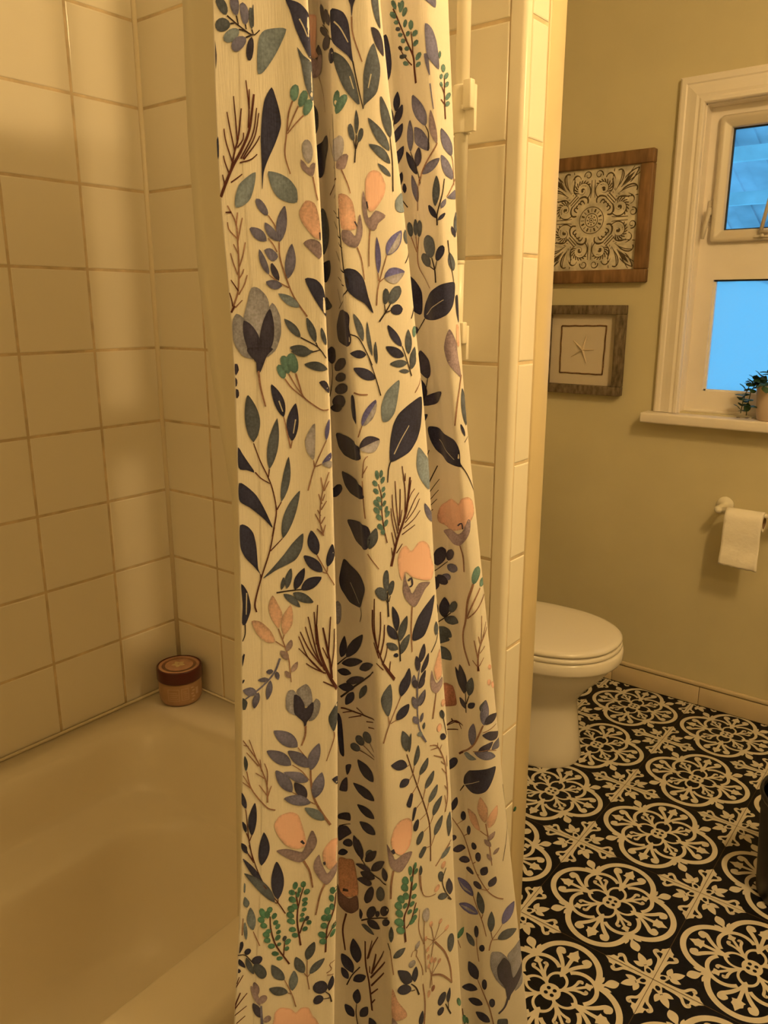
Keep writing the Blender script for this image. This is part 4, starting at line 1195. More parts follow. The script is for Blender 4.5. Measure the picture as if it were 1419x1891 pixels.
SR 8 3926 2723 3994 2667
LM2 48 3997 2629 4048 2707
PM2 4021 2567 4021 2585 4013 2610 3995 2631 3976 2642 3962 2645 3964 2626 3972 2603 3987 2582 4007 2570
LM2 43 4045 2485 4106 2528
PM2 4041 2429 4041 2443 4034 2465 4020 2486 4004 2499 3991 2505 3993 2488 3999 2467 4012 2447 4028 2433
SR 8 3868 2392 3773 2601 3649 2798
LN 55 3665 2836 3689 2956
ON 46 3760 2736 3756 2825
ON 43 3817 2623 3828 2721
OD 56 3673 2566 3717 2597
LD 71 3800 2482 3693 2472
ON 49 3887 2520 3887 2591
LN 67 3838 2370 3759 2371
PN 3933 2420 3944 2434 3950 2457 3949 2482 3942 2503 3926 2513 3911 2494 3907 2470 3910 2445 3919 2427
SR 6 3665 2836 3649 2798
SR 6 3760 2736 3708 2699
SR 7 3816 2633 3781 2594
SK 7 4129 3081 4218 2747 4196 2583 4157 2376
SR 11 329 3709 364 3640 384 3543
PP 509 3811 515 3679 480 3643 458 3652 435 3698 428 3747 447 3791 478 3822
PM 410 3740 425 3688 448 3636 460 3616 480 3643 512 3673 510 3621 479 3565 452 3551 413 3599 384 3656 387 3703
SD 13 438 3692 444 3673
SR 10 447 3559 424 3484 409 3374
SB 5 244 3410 201 3484 134 3586 85 3699 41 3849
LN 68 200 3502 185 3734
SB 5 201 3481 200 3508
LN 30 123 3599 7 3780
LS 50 185 3488 16 3692
SB 4 185 3488 204 3481
SB 4 121 3602 137 3579
LN 21 37 3798 0 3866
SB 3 37 3798 68 3742
PG 24 3552 51 3512 39 3483 18 3507
PG 19 3634 27 3621 26 3575 18 3576
LG 46 76 3345 55 3486
LG 20 42 3293 29 3406
SR 4 115 3246 76 3339
SR 4 19 3326 20 3425
SB 8 284 3095 203 3229 171 3331 162 3410
SB 7 248 3152 250 3248
OH 25 136 3403 113 3461
OH 26 158 3428 157 3464
OH 24 152 3400 145 3443
OH 24 179 3389 188 3422
OH 25 132 3381 104 3412
OH 25 149 3348 119 3374
OH 25 183 3355 203 3375
OH 24 172 3314 145 3328
OH 23 199 3325 212 3352
OH 25 163 3286 134 3317
OH 23 202 3295 219 3315
OH 25 170 3255 141 3280
OH 25 201 3256 216 3286
OH 25 198 3218 164 3238
OH 21 214 3221 224 3239
OH 22 223 3168 187 3188
OH 21 246 3138 214 3150
OS 24 245 3243 248 3278
OH 27 256 3219 276 3248
OH 24 254 3184 270 3204
SB 9 339 3198 312 3342 309 3438 294 3531
SB 7 311 3426 322 3496 336 3548
SB 8 329 3273 345 3331 361 3371
OH 23 289 3543 289 3585
OH 24 336 3548 332 3584
OH 24 290 3514 262 3541
OH 18 313 3515 313 3551
OH 27 343 3505 362 3533
OH 26 297 3467 265 3500
OH 23 329 3471 358 3479
OH 18 308 3492 305 3523
OH 24 307 3424 282 3456
OH 22 333 3437 357 3455
OH 26 290 3411 262 3446
OH 22 332 3408 355 3419
OH 25 292 3375 258 3410
OH 22 328 3374 343 3392
OH 25 300 3336 260 3367
OH 23 324 3345 346 3362
OH 25 308 3292 273 3312
OH 22 321 3253 291 3275
OS 24 356 3344 369 3376
OH 26 363 3325 385 3339
OH 24 344 3286 366 3304
SB 9 479 3132 477 3274 497 3350 510 3407 514 3488
SB 6 479 3219 502 3269 523 3316
OH 24 499 3486 489 3527
OH 23 498 3439 483 3480
OH 21 501 3388 491 3427
OH 28 479 3365 469 3407
OH 28 467 3328 450 3364
OH 23 477 3323 486 3364
OH 28 475 3284 449 3315
OH 28 474 3226 437 3261
OH 29 476 3187 447 3216
OH 22 507 3271 520 3305
OH 21 500 3221 520 3263
OH 19 507 3495 514 3524
LS 52 381 3100 414 3212
LS 52 369 3022 314 3134
LS 47 400 3011 479 3098
SR 4 404 2913 387 3000 381 3100
SR 4 369 3022 388 2994
SR 4 400 3011 388 2994
LS 52 262 3003 185 3117
LG 50 310 2923 311 3052
LS 52 286 2917 177 2974
SR 4 336 2816 308 2904 262 3003
SR 4 286 2917 306 2905
PN 11 3287 26 3287 28 3255 8 3218
ON 36 46 3204 60 3242
ON 53 76 3168 135 3159
OS 54 91 3142 154 3043
LS 29 46 3192 94 3078
PN 8 3190 32 3166 47 3127 8 3156
PN 8 3133 24 3115 8 3101
SK 6 1 3213 41 3205 85 3149
SB 10 -9 2788 -3 2895 25 2984
SB 7 -3 2889 42 2950 62 2975
SB 6 -1 2852 63 2897
SB 6 12 2801 58 2837
SB 6 -1 3020 36 3088
SB 5 4 3042 15 3081
LM 34 122 2949 94 3037
LM 27 136 2878 78 3019
OM 48 135 2891 160 2939
LD 38 140 2804 94 2907
OM 43 163 2767 194 2801
SL 14 153 2745 141 2877
ON 76 497 2878 434 2949
ON 59 489 2835 430 2836
LN 35 516 2880 529 2977
SK 8 536 2803 521 2853 497 2878
SK 6 522 2833 489 2835
SR 4 494 2998 521 3017 507 3052 536 3066
SR 4 498 2985 535 2980
PP 220 2812 247 2835 308 2811 338 2778 364 2803 408 2795 434 2739 458 2708 475 2627 227 2692 217 2776
PF2 1562 3096 1612 3094 1672 3095 1723 2863 1603 2806 1569 2970
PD2 1568 2904 1600 2836 1658 2802 1715 2851 1735 2758 1689 2697 1639 2697 1587 2754
SK 21 1608 2859 1646 2860
SB 12 1647 2683 1634 2557 1664 2397
LN 87 1756 2324 1712 2508
LN 77 1730 2230 1639 2371
PN 1703 2172 1706 2192 1701 2219 1685 2241 1665 2254 1648 2261 1647 2240 1652 2213 1665 2187 1686 2173
LN 60 1739 2167 1832 2255
SK 9 1696 2122 1728 2212 1781 2302
LN 62 1778 1989 1779 2117
PN 1769 1874 1771 1899 1763 1930 1742 1952 1716 1962 1695 1966 1696 1941 1705 1909 1723 1881 1749 1871
LN 58 1812 1892 1865 2008
SK 7 1804 1802 1781 1905 1778 1989
PM 1995 3440 2038 3348 2053 3316 2107 3338 2169 3334 2145 3267 2099 3214 2050 3239 2016 3296
SD 20 2030 3393 2044 3361
SR 12 2044 3241 2036 3142 2039 3036
SR 10 2348 3160 2412 3228 2461 3275
PG 2390 3195 2407 3193 2431 3199 2452 3215 2464 3234 2468 3250 2446 3253 2421 3247 2400 3232 2390 3211
SK 9 2005 3140 1808 3103 1692 3190
PD 1765 3146 1794 3162 1835 3199 1866 3245 1880 3285 1882 3311 1846 3285 1804 3247 1773 3204 1762 3167
PD 1829 3117 1861 3134 1906 3172 1955 3232 1980 3281 1986 3309 1947 3282 1891 3234 1850 3186 1830 3143
LD 44 1829 3117 1683 3085
PD 1874 3087 1865 3103 1835 3108 1792 3092 1753 3067 1728 3046 1740 3029 1765 3017 1802 3025 1845 3055
LD 59 1844 3026 1704 2978
PD 1845 3003 1814 2971 1789 2927 1775 2883 1774 2848 1795 2832 1831 2869 1854 2913 1866 2960 1865 2993
PS 1931 3066 1904 3031 1890 2993 1891 2961 1904 2944 1941 2955 1987 3013 1997 3049 1992 3077 1971 3086
PD 2003 3162 2010 3179 2012 3205 2005 3232 1991 3248 1973 3250 1960 3221 1952 3187 1962 3165 1986 3162
LD 52 1738 3145 1694 3284
SK 10 1763 2677 1898 2786 2026 2891
PN 1820 2729 1849 2751 1875 2787 1892 2826 1895 2854 1873 2864 1835 2833 1814 2800 1803 2766 1805 2739
PN 1908 2801 1922 2817 1932 2835 1935 2852 1932 2862 1916 2860 1898 2840 1891 2824 1890 2809 1896 2800
PN 1978 2866 2012 2900 2026 2924 2031 2947 2027 2966 2008 2975 1964 2931 1943 2896 1938 2869 1948 2855
PN 1812 2707 1817 2687 1837 2673 1873 2681 1912 2705 1942 2731 1933 2747 1911 2758 1876 2753 1837 2730
LS 47 1765 2647 1890 2641
PN 1993 2855 1969 2819 1965 2798 1976 2793 1999 2805 2028 2829 2040 2851 2040 2866 2032 2877 2019 2878
PN 1744 2763 1771 2738 1762 2685 1745 2700
SB 15 1903 2000 1863 2207 1823 2351 1806 2532
SB 10 1833 2399 1868 2579
SB 10 1841 2413 1871 2527 1925 2652
SB 16 1883 2317 1912 2501
SB 11 1875 2302 1996 2596
SB 12 1872 2266 2011 2517
SB 12 1881 2203 2000 2413
SB 10 1885 2136 1945 2228
SB 10 1898 2067 1923 2117
SB 9 1861 2300 1858 2357
PN 1882 1923 1944 1926 1948 1874 1889 1830
PS 2055 2702 2063 2717 2069 2744 2067 2779 2059 2809 2050 2829 2044 2810 2038 2780 2039 2745 2046 2717
SR 6 2082 2446 2051 2652
LS 60 2073 2581 2159 2625
SK 6 2036 2695 2051 2644
SB 13 2157 2668 2138 2857 2170 2962 2189 3231
SB 9 2156 2774 2191 2819 2220 2942
OH 22 2166 3160 2158 3224
OH 35 2153 3103 2121 3161
OH 34 2152 3053 2114 3110
OH 33 2162 2990 2131 3042
OH 33 2131 2974 2093 3036
OH 33 2115 2937 2077 2994
OH 29 2136 2928 2144 2965
OH 33 2124 2874 2084 2933
OH 38 2135 2803 2080 2866
OH 35 2144 2746 2096 2802
OH 19 2181 3107 2173 3150
OH 32 2190 2980 2211 3005
OH 30 2180 2924 2199 2957
OH 30 2164 2875 2185 2900
OH 25 2188 3041 2208 3087
OH 22 2195 3157 2208 3196
OH 16 2194 3193 2196 3243
OH 31 2198 2804 2219 2845
OH 23 2211 2859 2229 2894
OH 31 2177 2791 2210 2822
LS 26 2240 3134 2235 3212
SR 6 2240 3134 2248 3065 2267 2984 2312 2951 2366 2949
SR 5 2228 3160 2242 3053 2266 2992
OP 41 2357 2961 2387 3010
OP 38 2412 3112 2421 3166
OS 42 2411 3017 2384 3103
PN 2488 2879 2505 2886 2517 2908 2510 2947 2489 2987 2470 3016 2458 3003 2448 2978 2451 2942 2469 2904
OS 48 2466 2876 2384 2922
SK 7 2505 2831 2446 2924 2414 3022 2438 3107
SK 6 2467 2868 2505 2831
SR 4 2372 2583 2345 2708
SR 4 2372 2583 2414 2697
SR 4 2372 2583 2466 2614
SR 4 2372 2583 2316 2629
SR 4 2372 2583 2325 2547
SR 4 2372 2583 2358 2453
OP 27 2346 2700 2339 2753
OP 30 2410 2691 2422 2733
OP 32 2462 2610 2492 2647
OP 24 2306 2610 2307 2652
OP 24 2323 2516 2332 2559
SR 13 2381 2571 2474 2437 2533 2282 2558 2137
SR 4 2371 2311 2388 2414
SR 4 2371 2311 2426 2385
SR 4 2371 2311 2347 2387
SR 4 2371 2311 2381 2225
SR 4 2371 2311 2366 2208
OP 28 2389 2397 2394 2442
OP 30 2423 2375 2434 2414
OP 25 2364 2410 2365 2465
OP 21 2335 2448 2336 2495
OP 21 2344 2372 2344 2419
OF 29 2389 2164 2393 2220
OP 24 2360 2130 2359 2196
SR 13 2367 2313 2451 2271 2557 2150
SR 5 2304 2343 2292 2412 2241 2529
SR 5 2296 2591 2252 2725 2248 2879
SR 5 2326 2357 2292 2670 2290 2824
OL2 51 2308 2763 2295 2875
SR 5 2205 2530 2218 2567 2247 2566 2242 2513
OL2 53 2224 2443 2208 2499
LL2 30 2239 2569 2261 2637
SR 11 2342 1902 2336 2094 2309 2269
OS 62 2529 2409 2513 2564
PN 2108 2473 2179 2435 2212 2386 2223 2326 2177 2327 2137 2378
ON 71 2219 2257 2118 2332
LN 47 2246 2314 2246 2441
SK 11 2284 2193 2257 2262 2216 2314
SK 7 2250 2249 2219 2257
ON 72 2467 2006 2485 2109
ON 69 2501 1968 2447 1944
LN 38 2540 1985 2542 2114
SK 10 2572 1873 2512 1994
SK 7 2545 1924 2539 1993
LN 39 2318 1915 2320 2049
PP 2079 2335 2123 2220 2189 2107 2192 2058 2092 2088
PM 2091 2096 2133 2034 2159 1971 2098 1987
SR 9 4194 1989 4108 2049 4027 2136 3931 2299 3815 2519
LD 67 3805 2484 3694 2471
PD 3857 2379 3848 2396 3827 2405 3803 2401 3779 2392 3761 2380 3773 2360 3793 2341 3816 2334 3840 2353
ON 47 3879 2519 3889 2590
PD 3937 2418 3947 2432 3951 2455 3949 2480 3942 2500 3926 2510 3913 2491 3911 2467 3915 2442 3924 2424
OD 51 3906 2274 3827 2296
PD 3969 2289 3989 2288 4009 2298 4018 2321 4014 2351 4006 2375 3986 2374 3966 2363 3955 2340 3958 2311
PD 3981 2150 3981 2171 3970 2195 3954 2214 3935 2219 3912 2201 3911 2173 3925 2158 3946 2150 3965 2145
LD 75 4043 2167 4088 2262
SR 7 3951 2286 3939 2293
SR 7 3914 2409 3889 2373
SR 7 4040 2153 4027 2136
SR 7 3981 2150 4027 2136
PU 3921 2045 3917 2084 3891 2128 3847 2157 3803 2184 3767 2199 3778 2158 3802 2103 3842 2051 3886 2032
PL2 3773 2180 3832 2100 3904 2065 3835 2072
PU 3982 1881 3970 1914 3935 1939 3885 1940 3840 1941 3805 1938 3825 1902 3859 1861 3904 1835 3952 1855
PL2 3815 1924 3887 1895 3969 1885 3891 1865
PS 4019 1890 4026 1923 4023 1982 4005 2045 3979 2094 3958 2121 3953 2078 3955 2018 3971 1957 3997 1912
SR 8 3921 2045 4014 1838 4075 1650
SR 7 4019 1890 4014 1838
PS 4109 1691 4124 1713 4132 1759 4124 1820 4105 1875 4086 1913 4074 1884 4066 1835 4070 1775 4089 1721
PU 4212 1732 4253 1725 4308 1736 4349 1771 4365 1819 4362 1863 4298 1883 4240 1875 4204 1835 4199 1777
PS 4181 1593 4220 1567 4283 1539 4348 1530 4397 1538 4427 1551 4356 1604 4280 1645 4218 1653 4187 1626
SR 9 4119 1491 4131 1610 4212 1732
SR 7 4109 1691 4131 1610
SR 8 4181 1593 4132 1605
PH 3839 1577 3855 1584 3873 1604 3883 1635 3882 1667 3878 1690 3861 1679 3843 1659 3831 1630 3832 1598
SR 6 3877 1473 3841 1562
PS 3992 1504 3992 1534 3980 1574 3955 1602 3927 1619 3905 1631 3909 1600 3921 1559 3942 1519 3970 1501
PN 4000 1614 4009 1638 4011 1673 4006 1710 3997 1737 3980 1748 3968 1716 3968 1682 3975 1647 3986 1621
SR 7 4053 1359 4020 1489 4000 1614
PN 4035 1509 4043 1489 4055 1480 4067 1481 4077 1492 4080 1520 4069 1549 4058 1558 4046 1553 4037 1536
PN 4069 1144 4074 1190 4065 1249 4035 1290 3997 1307 3966 1318 3966 1276 3975 1218 4001 1162 4038 1137
PN 4084 1027 4069 1049 4038 1065 4000 1070 3965 1061 3942 1046 3962 1020 3994 994 4032 979 4065 998
PN 4151 873 4139 900 4112 921 4076 918 4043 906 4020 897 4037 867 4064 836 4099 828 4132 849
PN 4241 669 4232 705 4205 751 4168 778 4131 771 4104 755 4118 723 4143 689 4179 671 4215 666
PN 4143 1049 4153 1065 4155 1094 4150 1128 4140 1156 4122 1174 4110 1151 4110 1120 4116 1087 4128 1061
PN 4238 837 4252 846 4257 868 4253 896 4242 923 4218 943 4201 930 4199 907 4206 878 4219 853
SR 10 4281 626 4212 837 4131 1023 4069 1144
PS 4314 678 4417 628 4435 539 4325 599
PW 4146 1470 4229 1439 4317 1331 4398 1173 4434 1003 4354 985 4234 1136 4163 1282 4142 1379
PW 4499 1385 4547 1207 4532 1078 4448 993 4398 1173 4315 1352 4397 1385
PW 4578 1013 4599 881 4476 885 4504 983
PD 4276 1356 4364 1244 4427 1057 4506 1088 4575 1125 4568 1002 4485 918 4427 879 4410 830 4372 894 4340 1003 4250 1150 4218 1285
SD 29 4391 882 4370 794 4309 743
SB 9 4025 616 3979 802
PH 2665 1870 2679 1868 2684 1881 2673 1909 2657 1938 2634 1965 2622 1960 2624 1942 2632 1917 2646 1891
PH 4033 617 4039 634 4036 662 4029 691 4018 715 4002 726 3995 705 3999 678 4008 649 4021 626
PH 4059 610 4062 624 4058 646 4050 670 4040 688 4027 696 4023 678 4028 657 4038 634 4049 616
SK 6 4156 2373 4179 2510
"""
# ---------------------------------------------------------------- bathtub
def rr(xl, xr, yn, yf, r, z, n=9, rfar=None):
    rf = rfar or r; out = []
    for cx, cy, a0, q in ((xr-rf,yf-rf,0,rf),(xl+rf,yf-rf,PI/2,rf),(xl+r,yn+r,PI,r),(xr-r,yn+r,1.5*PI,r)):
        out += [(cx+q*math.cos(a0+k*PI/2/n), cy+q*math.sin(a0+k*PI/2/n), z) for k in range(n+1)]
    return out
TX0, TX1, TY0, TY1 = XL+.004, -.656, -.60, YP-.001
L = [rr(TX0,TX1,TY0,TY1,.004,.002), rr(TX0,TX1,TY0,TY1,.004,RIM-.040), rr(TX0,TX1-.002,TY0,TY1,.004,RIM-.020), rr(TX0,TX1-.008,TY0,TY1,.004,RIM-.008),
     rr(TX0,TX1-.020,TY0,TY1,.004,RIM-.003), rr(TX0,TX1-.036,TY0,TY1,.004,RIM-.0025), rr(TX0,TX1-.039,TY0,TY1,.004,RIM-.001), rr(TX0,TX1-.050,TY0,TY1,.004,RIM),
     rr(-1.362,-.760,-.50,.928,.09,RIM-.001,rfar=.10), rr(-1.352,-.766,-.49,.915,.09,RIM-.006,rfar=.10), rr(-1.343,-.772,-.48,.903,.09,RIM-.020,rfar=.105), rr(-1.336,-.778,-.47,.889,.09,RIM-.05,rfar=.11),
     rr(-1.326,-.786,-.46,.871,.09,.360,rfar=.115), rr(-1.322,-.788,-.455,.864,.09,.342,rfar=.12), rr(-1.312,-.790,-.453,.861,.09,.335,rfar=.12), rr(-1.300,-.792,-.45,.860,.09,.333,rfar=.12),
     rr(-1.240,-.797,-.44,.858,.09,.328,rfar=.14), rr(-1.224,-.799,-.44,.8565,.09,.325,rfar=.14), rr(-1.215,-.802,-.435,.852,.09,.316,rfar=.145), rr(-1.211,-.805,-.43,.845,.09,.30,rfar=.15),
     rr(-1.195,-.820,-.41,.800,.10,.20,rfar=.16), rr(-1.180,-.835,-.39,.755,.10,.13,rfar=.16), rr(-1.15,-.86,-.36,.715,.10,.098,rfar=.15), rr(-1.08,-.90,-.32,.62,.08,.085,rfar=.12), rr(-1.02,-.96,-.2,.5,.02,.080,rfar=.03)]
mb = MB(); mb.loft(L, cap0=False, cap1=True)
tub = mb.build('bathtub', M['tub'])
tag(tub, 'cream enamel bathtub with a moulded inner ledge, half behind the flowered curtain', 'bathtub')
# caulk line along the tub is part of the tub
mb = MB(); mb.tube([(XL+.0055,TY0,RIM+.002),(XL+.0055,YP-.003,RIM+.002),(TX1-.04,YP-.003,RIM+.002)], .004, 8); mb.build('caulk_bead', mat('caulk', (.70,.62,.47), .5), tub)

# ---------------------------------------------------------------- jar on the tub corner
jx, jy = -1.362, 1.003
jar = empty('cream_jar', (jx,jy,RIM), 'round cream jar with maroon lid in the corner of the bathtub rim', 'jar')
mb = MB(); mb.lathe((jx,jy,RIM), [(0,.0005),(.046,.0005),(.053,.003),(.0575,.012),(.059,.025),(.059,.060),(.057,.066),(.055,.070),(0,.070)], 48)
body = mb.build('jar_body', M['jar'], jar)
mb = MB(); mb.lathe((jx,jy,RIM), [(.0585,.068),(.0612,.069),(.062,.072),(.062,.100),(.0612,.1035),(.059,.105),(.0565,.1035),(.0565,.102)], 48); lid = mb.build('jar_lid', M['maroon'], jar)
mb = MB(); mb.lathe((jx,jy,RIM), [(.0566,.1030),(.054,.1035),(.047,.1030),(.0455,.1022),(.0395,.1022),(.038,.1032),(.030,.1034),(0,.1034)], 48); lab = mb.build('lid_label', M['jar_label'], lid)
mb = MB()
mb.lathe((jx,jy,RIM), [(.0465,.1029),(.0445,.1024),(.0425,.1029)], 40)
mb.build('label_ring', M['maroon'], lab)
mb = MB()
for k in range(5):
    a = .4+k*2*PI/5; P = drop(.002,.020,.013,0,0,10,.8); c, s = math.cos(a), math.sin(a)
    V = [(jx+p[0]*c-p[1]*s-.002, jy+p[0]*s+p[1]*c, RIM+.1042) for p in P]; mb.add(V, [tuple(range(len(V)))])
mb.build('label_flower', M['flower'], lab)
mb = MB()      # faint printed panels and lines round the jar
def onjar(a, z, r=.0594): return (jx+r*math.cos(a), jy+r*math.sin(a), RIM+z)
def jrect(a0, a1, z0, z1, n=6):
    V = [onjar(a0+(a1-a0)*i/n, z) for z in (z0,z1) for i in range(n+1)]
    mb.add(V, [(i,i+1,n+2+i,n+1+i) for i in range(n)])
ac = math.atan2(-jy, -jx)
for (c0, c1, z0, z1) in ((-.62,-.08,.020,.055),(.02,.36,.022,.056)):
    for q in ((c0,c1,z1-.0012,z1),(c0,c1,z0,z0+.0012),(c0,c0+.02,z0,z1),(c1-.02,c1,z0,z1)): jrect(ac+q[0],ac+q[1],q[2],q[3])
    for k in range(4): jrect(ac+c0+.08, ac+c1-.05-.05*(k%2), z0+.006+k*.006, z0+.0072+k*.006)
for k in range(5): jrect(ac+.48+.05*(k%2), ac+.62+.06*((k*3)%2), .016+k*.009, .020+k*.009)
jrect(ac+.74, ac+.90, .030, .050)
mb.build('label_print', M['jar_print'], body)
jar.scale = (.80,.80,.80)

# ---------------------------------------------------------------- shower slide bar
sb = empty('shower_slide_bar', (-.643,1.0,1.24), 'white vertical shower slide bar with clip brackets beside the flowered curtain', 'shower bar')
mb = MB(); mb.tube([(-.6435,1.0,1.375),(-.6435,1.0,2.25)], .0095, 18); mb.build('bar', M['plastic'], sb)
mb = MB(); mb.tube([(-.6435,1.0,1.215),(-.6435,1.0,1.3745)], .0083, 18); mb.lathe((-.6435,1.0,1.3685),[(.0083,0),(.0090,.001),(.0090,.005),(.0083,.006)],18); mb.build('lower_sleeve', M['plastic'], sb)
def bracket(z0, z1, wide):
    b = MB()
    n = 20; out = []
    for zz, r in ((z0,.0125),(z0+.002,.0138),(z1-.002,.0138),(z1,.0125)):
        out.append([(-.6435+r*math.cos(2*PI*k/n), 1.0+r*math.sin(2*PI*k/n), zz) for k in range(n)])
    b.loft(out)
    b.box((-.676,1.002,z0+.004),(-.650,1.010,z1-.004),.002); b.box((-.695,1.002,z0+.004),(-.676,YP-.0002,z1-.004),.002)
    b.box((-.634,.991,z0),(-.634+wide,.998,z1-.002),.0015)
    o = edge_split(b.build('bracket', M['plastic'], sb))
    c = MB(); c.box((-.634+wide-.013,.981,z0+(z1-z0)*.45),(-.634+wide,.992,z1+.003),.0018); c.box((-.634+wide-.017,.984,z0+(z1-z0)*.45),(-.634+wide-.011,.996,z0+(z1-z0)*.45+.006),.001)
    c.build('clip', M['plastic'], o)
bracket(1.540, 1.600, .016); bracket(1.236, 1.286, .013)
mb = MB(); mb.box((-.660,1.004,2.20),(-.627,YP-.0002,2.24),.003); mb.build('wall_mount', M['plastic'], sb)

# ---------------------------------------------------------------- curtain
K_TAB = np.array(TAB_DATA, float).reshape(len(ZLV), -1, 2)/10000.0
NSEG = 16
def crom(P, n):
    Q = np.vstack([2*P[0]-P[1], P, 2*P[-1]-P[-2]]); out = []
    for i in range(1, len(Q)-2):
        p0, p1, p2, p3 = Q[i-1:i+3]
        t0 = 0; t1 = t0+np.linalg.norm(p1-p0)**.5+1e-6; t2 = t1+np.linalg.norm(p2-p1)**.5+1e-6; t3 = t2+np.linalg.norm(p3-p2)**.5+1e-6
        for t in t1+(t2-t1)*np.arange(n)/n:
            A1=(t1-t)/(t1-t0)*p0+(t-t0)/(t1-t0)*p1; A2=(t2-t)/(t2-t1)*p1+(t-t1)/(t2-t1)*p2; A3=(t3-t)/(t3-t2)*p2+(t-t2)/(t3-t2)*p3
            B1=(t2-t)/(t2-t0)*A1+(t-t0)/(t2-t0)*A2; B2=(t3-t)/(t3-t1)*A2+(t-t1)/(t3-t1)*A3
            out.append((t2-t)/(t2-t1)*B1+(t-t1)/(t2-t1)*B2)
    out.append(P[-1]); return np.array(out)
zk = np.array(ZLV, float); od = np.argsort(zk); zz = zk[od]
Z = np.arange(zz[0], zz[-1]+1e-6, .015); G = np.zeros((len(Z), K_TAB.shape[1], 2))
for j in range(K_TAB.shape[1]):
    for c in range(2):
        v = K_TAB[od,j,c]; mm = np.gradient(v, zz); i = np.clip(np.searchsorted(zz, Z)-1, 0, len(zz)-2); h = zz[i+1]-zz[i]; t = (Z-zz[i])/h
        G[:,j,c] = (2*t**3-3*t**2+1)*v[i]+(t**3-2*t*t+t)*h*mm[i]+(-2*t**3+3*t*t)*v[i+1]+(t**3-t*t)*h*mm[i+1]
G = np.array([crom(g, NSEG) for g in G])
NR, NC = G.shape[:2]
U = np.hstack([np.zeros((NR,1)), np.cumsum(np.linalg.norm(np.diff(G, axis=1), axis=2), 1)])
Tn = np.gradient(G, axis=1); Tn /= np.linalg.norm(Tn, axis=2)[...,None]+1e-9
NRM = np.dstack([Tn[...,1], -Tn[...,0]])
def cloth(u, z, off):
    f = (z-Z[0])/.015; i = int(min(max(math.floor(f),0),NR-2)); t = f-i
    ur = U[i]*(1-t)+U[i+1]*t; s = np.interp(u, ur, np.arange(NC)); j = int(min(s, NC-2)); q = s-j
    g = lambda A: (A[i,j]*(1-q)+A[i,j+1]*q)*(1-t)+(A[i+1,j]*(1-q)+A[i+1,j+1]*q)*t
    p = g(G)+g(NRM)*off; return (p[0], p[1], z)
CLOTH = (.87,.83,.775)
COL = dict(N=(.038,.042,.105), S=(.10,.125,.19), G=(.22,.29,.42), L=(.175,.185,.36), L2=(.45,.46,.62), U=(.15,.16,.50), T=(.14,.28,.31), H=(.10,.28,.23),
           P=(.85,.57,.52), p=(.80,.56,.50), M=(.34,.28,.38), M2=(.38,.31,.38), W=(.34,.36,.50), D=(.058,.056,.12), B=(.10,.032,.030), R=(.32,.19,.155), K=(.035,.026,.036),
           C=(.62,.60,.55), F=(.44,.22,.19), F2=(.55,.32,.24), D2=(.17,.11,.13))
V = []; F = []; CO = []
for i in range(NR):
    for j in range(NC): V.append((G[i,j,0], G[i,j,1], Z[i])); CO.append(CLOTH)
for i in range(NR-1):
    for j in range(NC-1): F.append((i*NC+j, i*NC+j+1, (i+1)*NC+j+1, (i+1)*NC+j))
nb = len(V)      # back layer, so the cloth has thickness
for i in range(NR):
    for j in range(NC): V.append((G[i,j,0]-NRM[i,j,0]*.0012, G[i,j,1]-NRM[i,j,1]*.0012, Z[i])); CO.append(CLOTH)
for i in range(NR-1):
    for j in range(NC-1): F.append((nb+i*NC+j, nb+(i+1)*NC+j, nb+(i+1)*NC+j+1, nb+i*NC+j+1))
for i in range(NR-1):
    a, b = i*NC, (i+1)*NC; F.append((a, b, nb+b, nb+a)); a += NC-1; b += NC-1; F.append((a, nb+a, nb+b, b))
def resample(P, step, closed):
    P = np.array(P); Q = np.vstack([P, P[:1]]) if closed else P
    d = np.r_[0, np.cumsum(np.linalg.norm(np.diff(Q, axis=0), axis=1))]
    n = max(int(d[-1]/step), 6 if closed else 3); s = np.linspace(0, d[-1], n+1)
    if closed: s = s[:-1]
    return np.c_[np.interp(s, d, Q[:,0]), np.interp(s, d, Q[:,1])]
def closed_spline(P, n=6):
    P = np.array(P); N = len(P); out = []
    for i in range(N):
        a, b, c, d = P[i-1], P[i], P[(i+1)%N], P[(i+2)%N]
        for t in np.arange(n)/n: out.append(.5*((2*b)+(c-a)*t*.8+(2*a-5*b+4*c-d)*t*t*.8+(1-.8)*(-2*b+0)*0+(-a+3*b-3*c+d)*t**3*.8) if 0 else hermite(b, c, (c-a)*.36, (d-b)*.36, t))
    return np.array(out)
def hermite(b, c, m0, m1, t): return (2*t**3-3*t*t+1)*b+(t**3-2*t*t+t)*m0+(-2*t**3+3*t*t)*c+(t**3-t*t)*m1
prng = random.Random(3)
placed = []
def inside(A, X):
    B = np.roll(A, -1, 0); x, y = X[:,0][:,None], X[:,1][:,None]
    return (((A[:,1] > y) != (B[:,1] > y)) & (x < (B[:,0]-A[:,0])*(y-A[:,1])/(B[:,1]-A[:,1]+1e-12)+A[:,0])).sum(1)%2 == 1
def layer(P):      # ink that overlaps earlier ink sits one film higher
    P = np.array(P); a0, a1 = P.min(0), P.max(0); lv = 0
    for q0, q1, ql, Q in placed:
        if ql >= lv and (q0 < a1).all() and (q1 > a0).all() and (inside(Q, P).any() or inside(P, Q).any()): lv = ql+1
    placed.append((a0, a1, lv, P)); return .00042+.00009*min(lv,7)
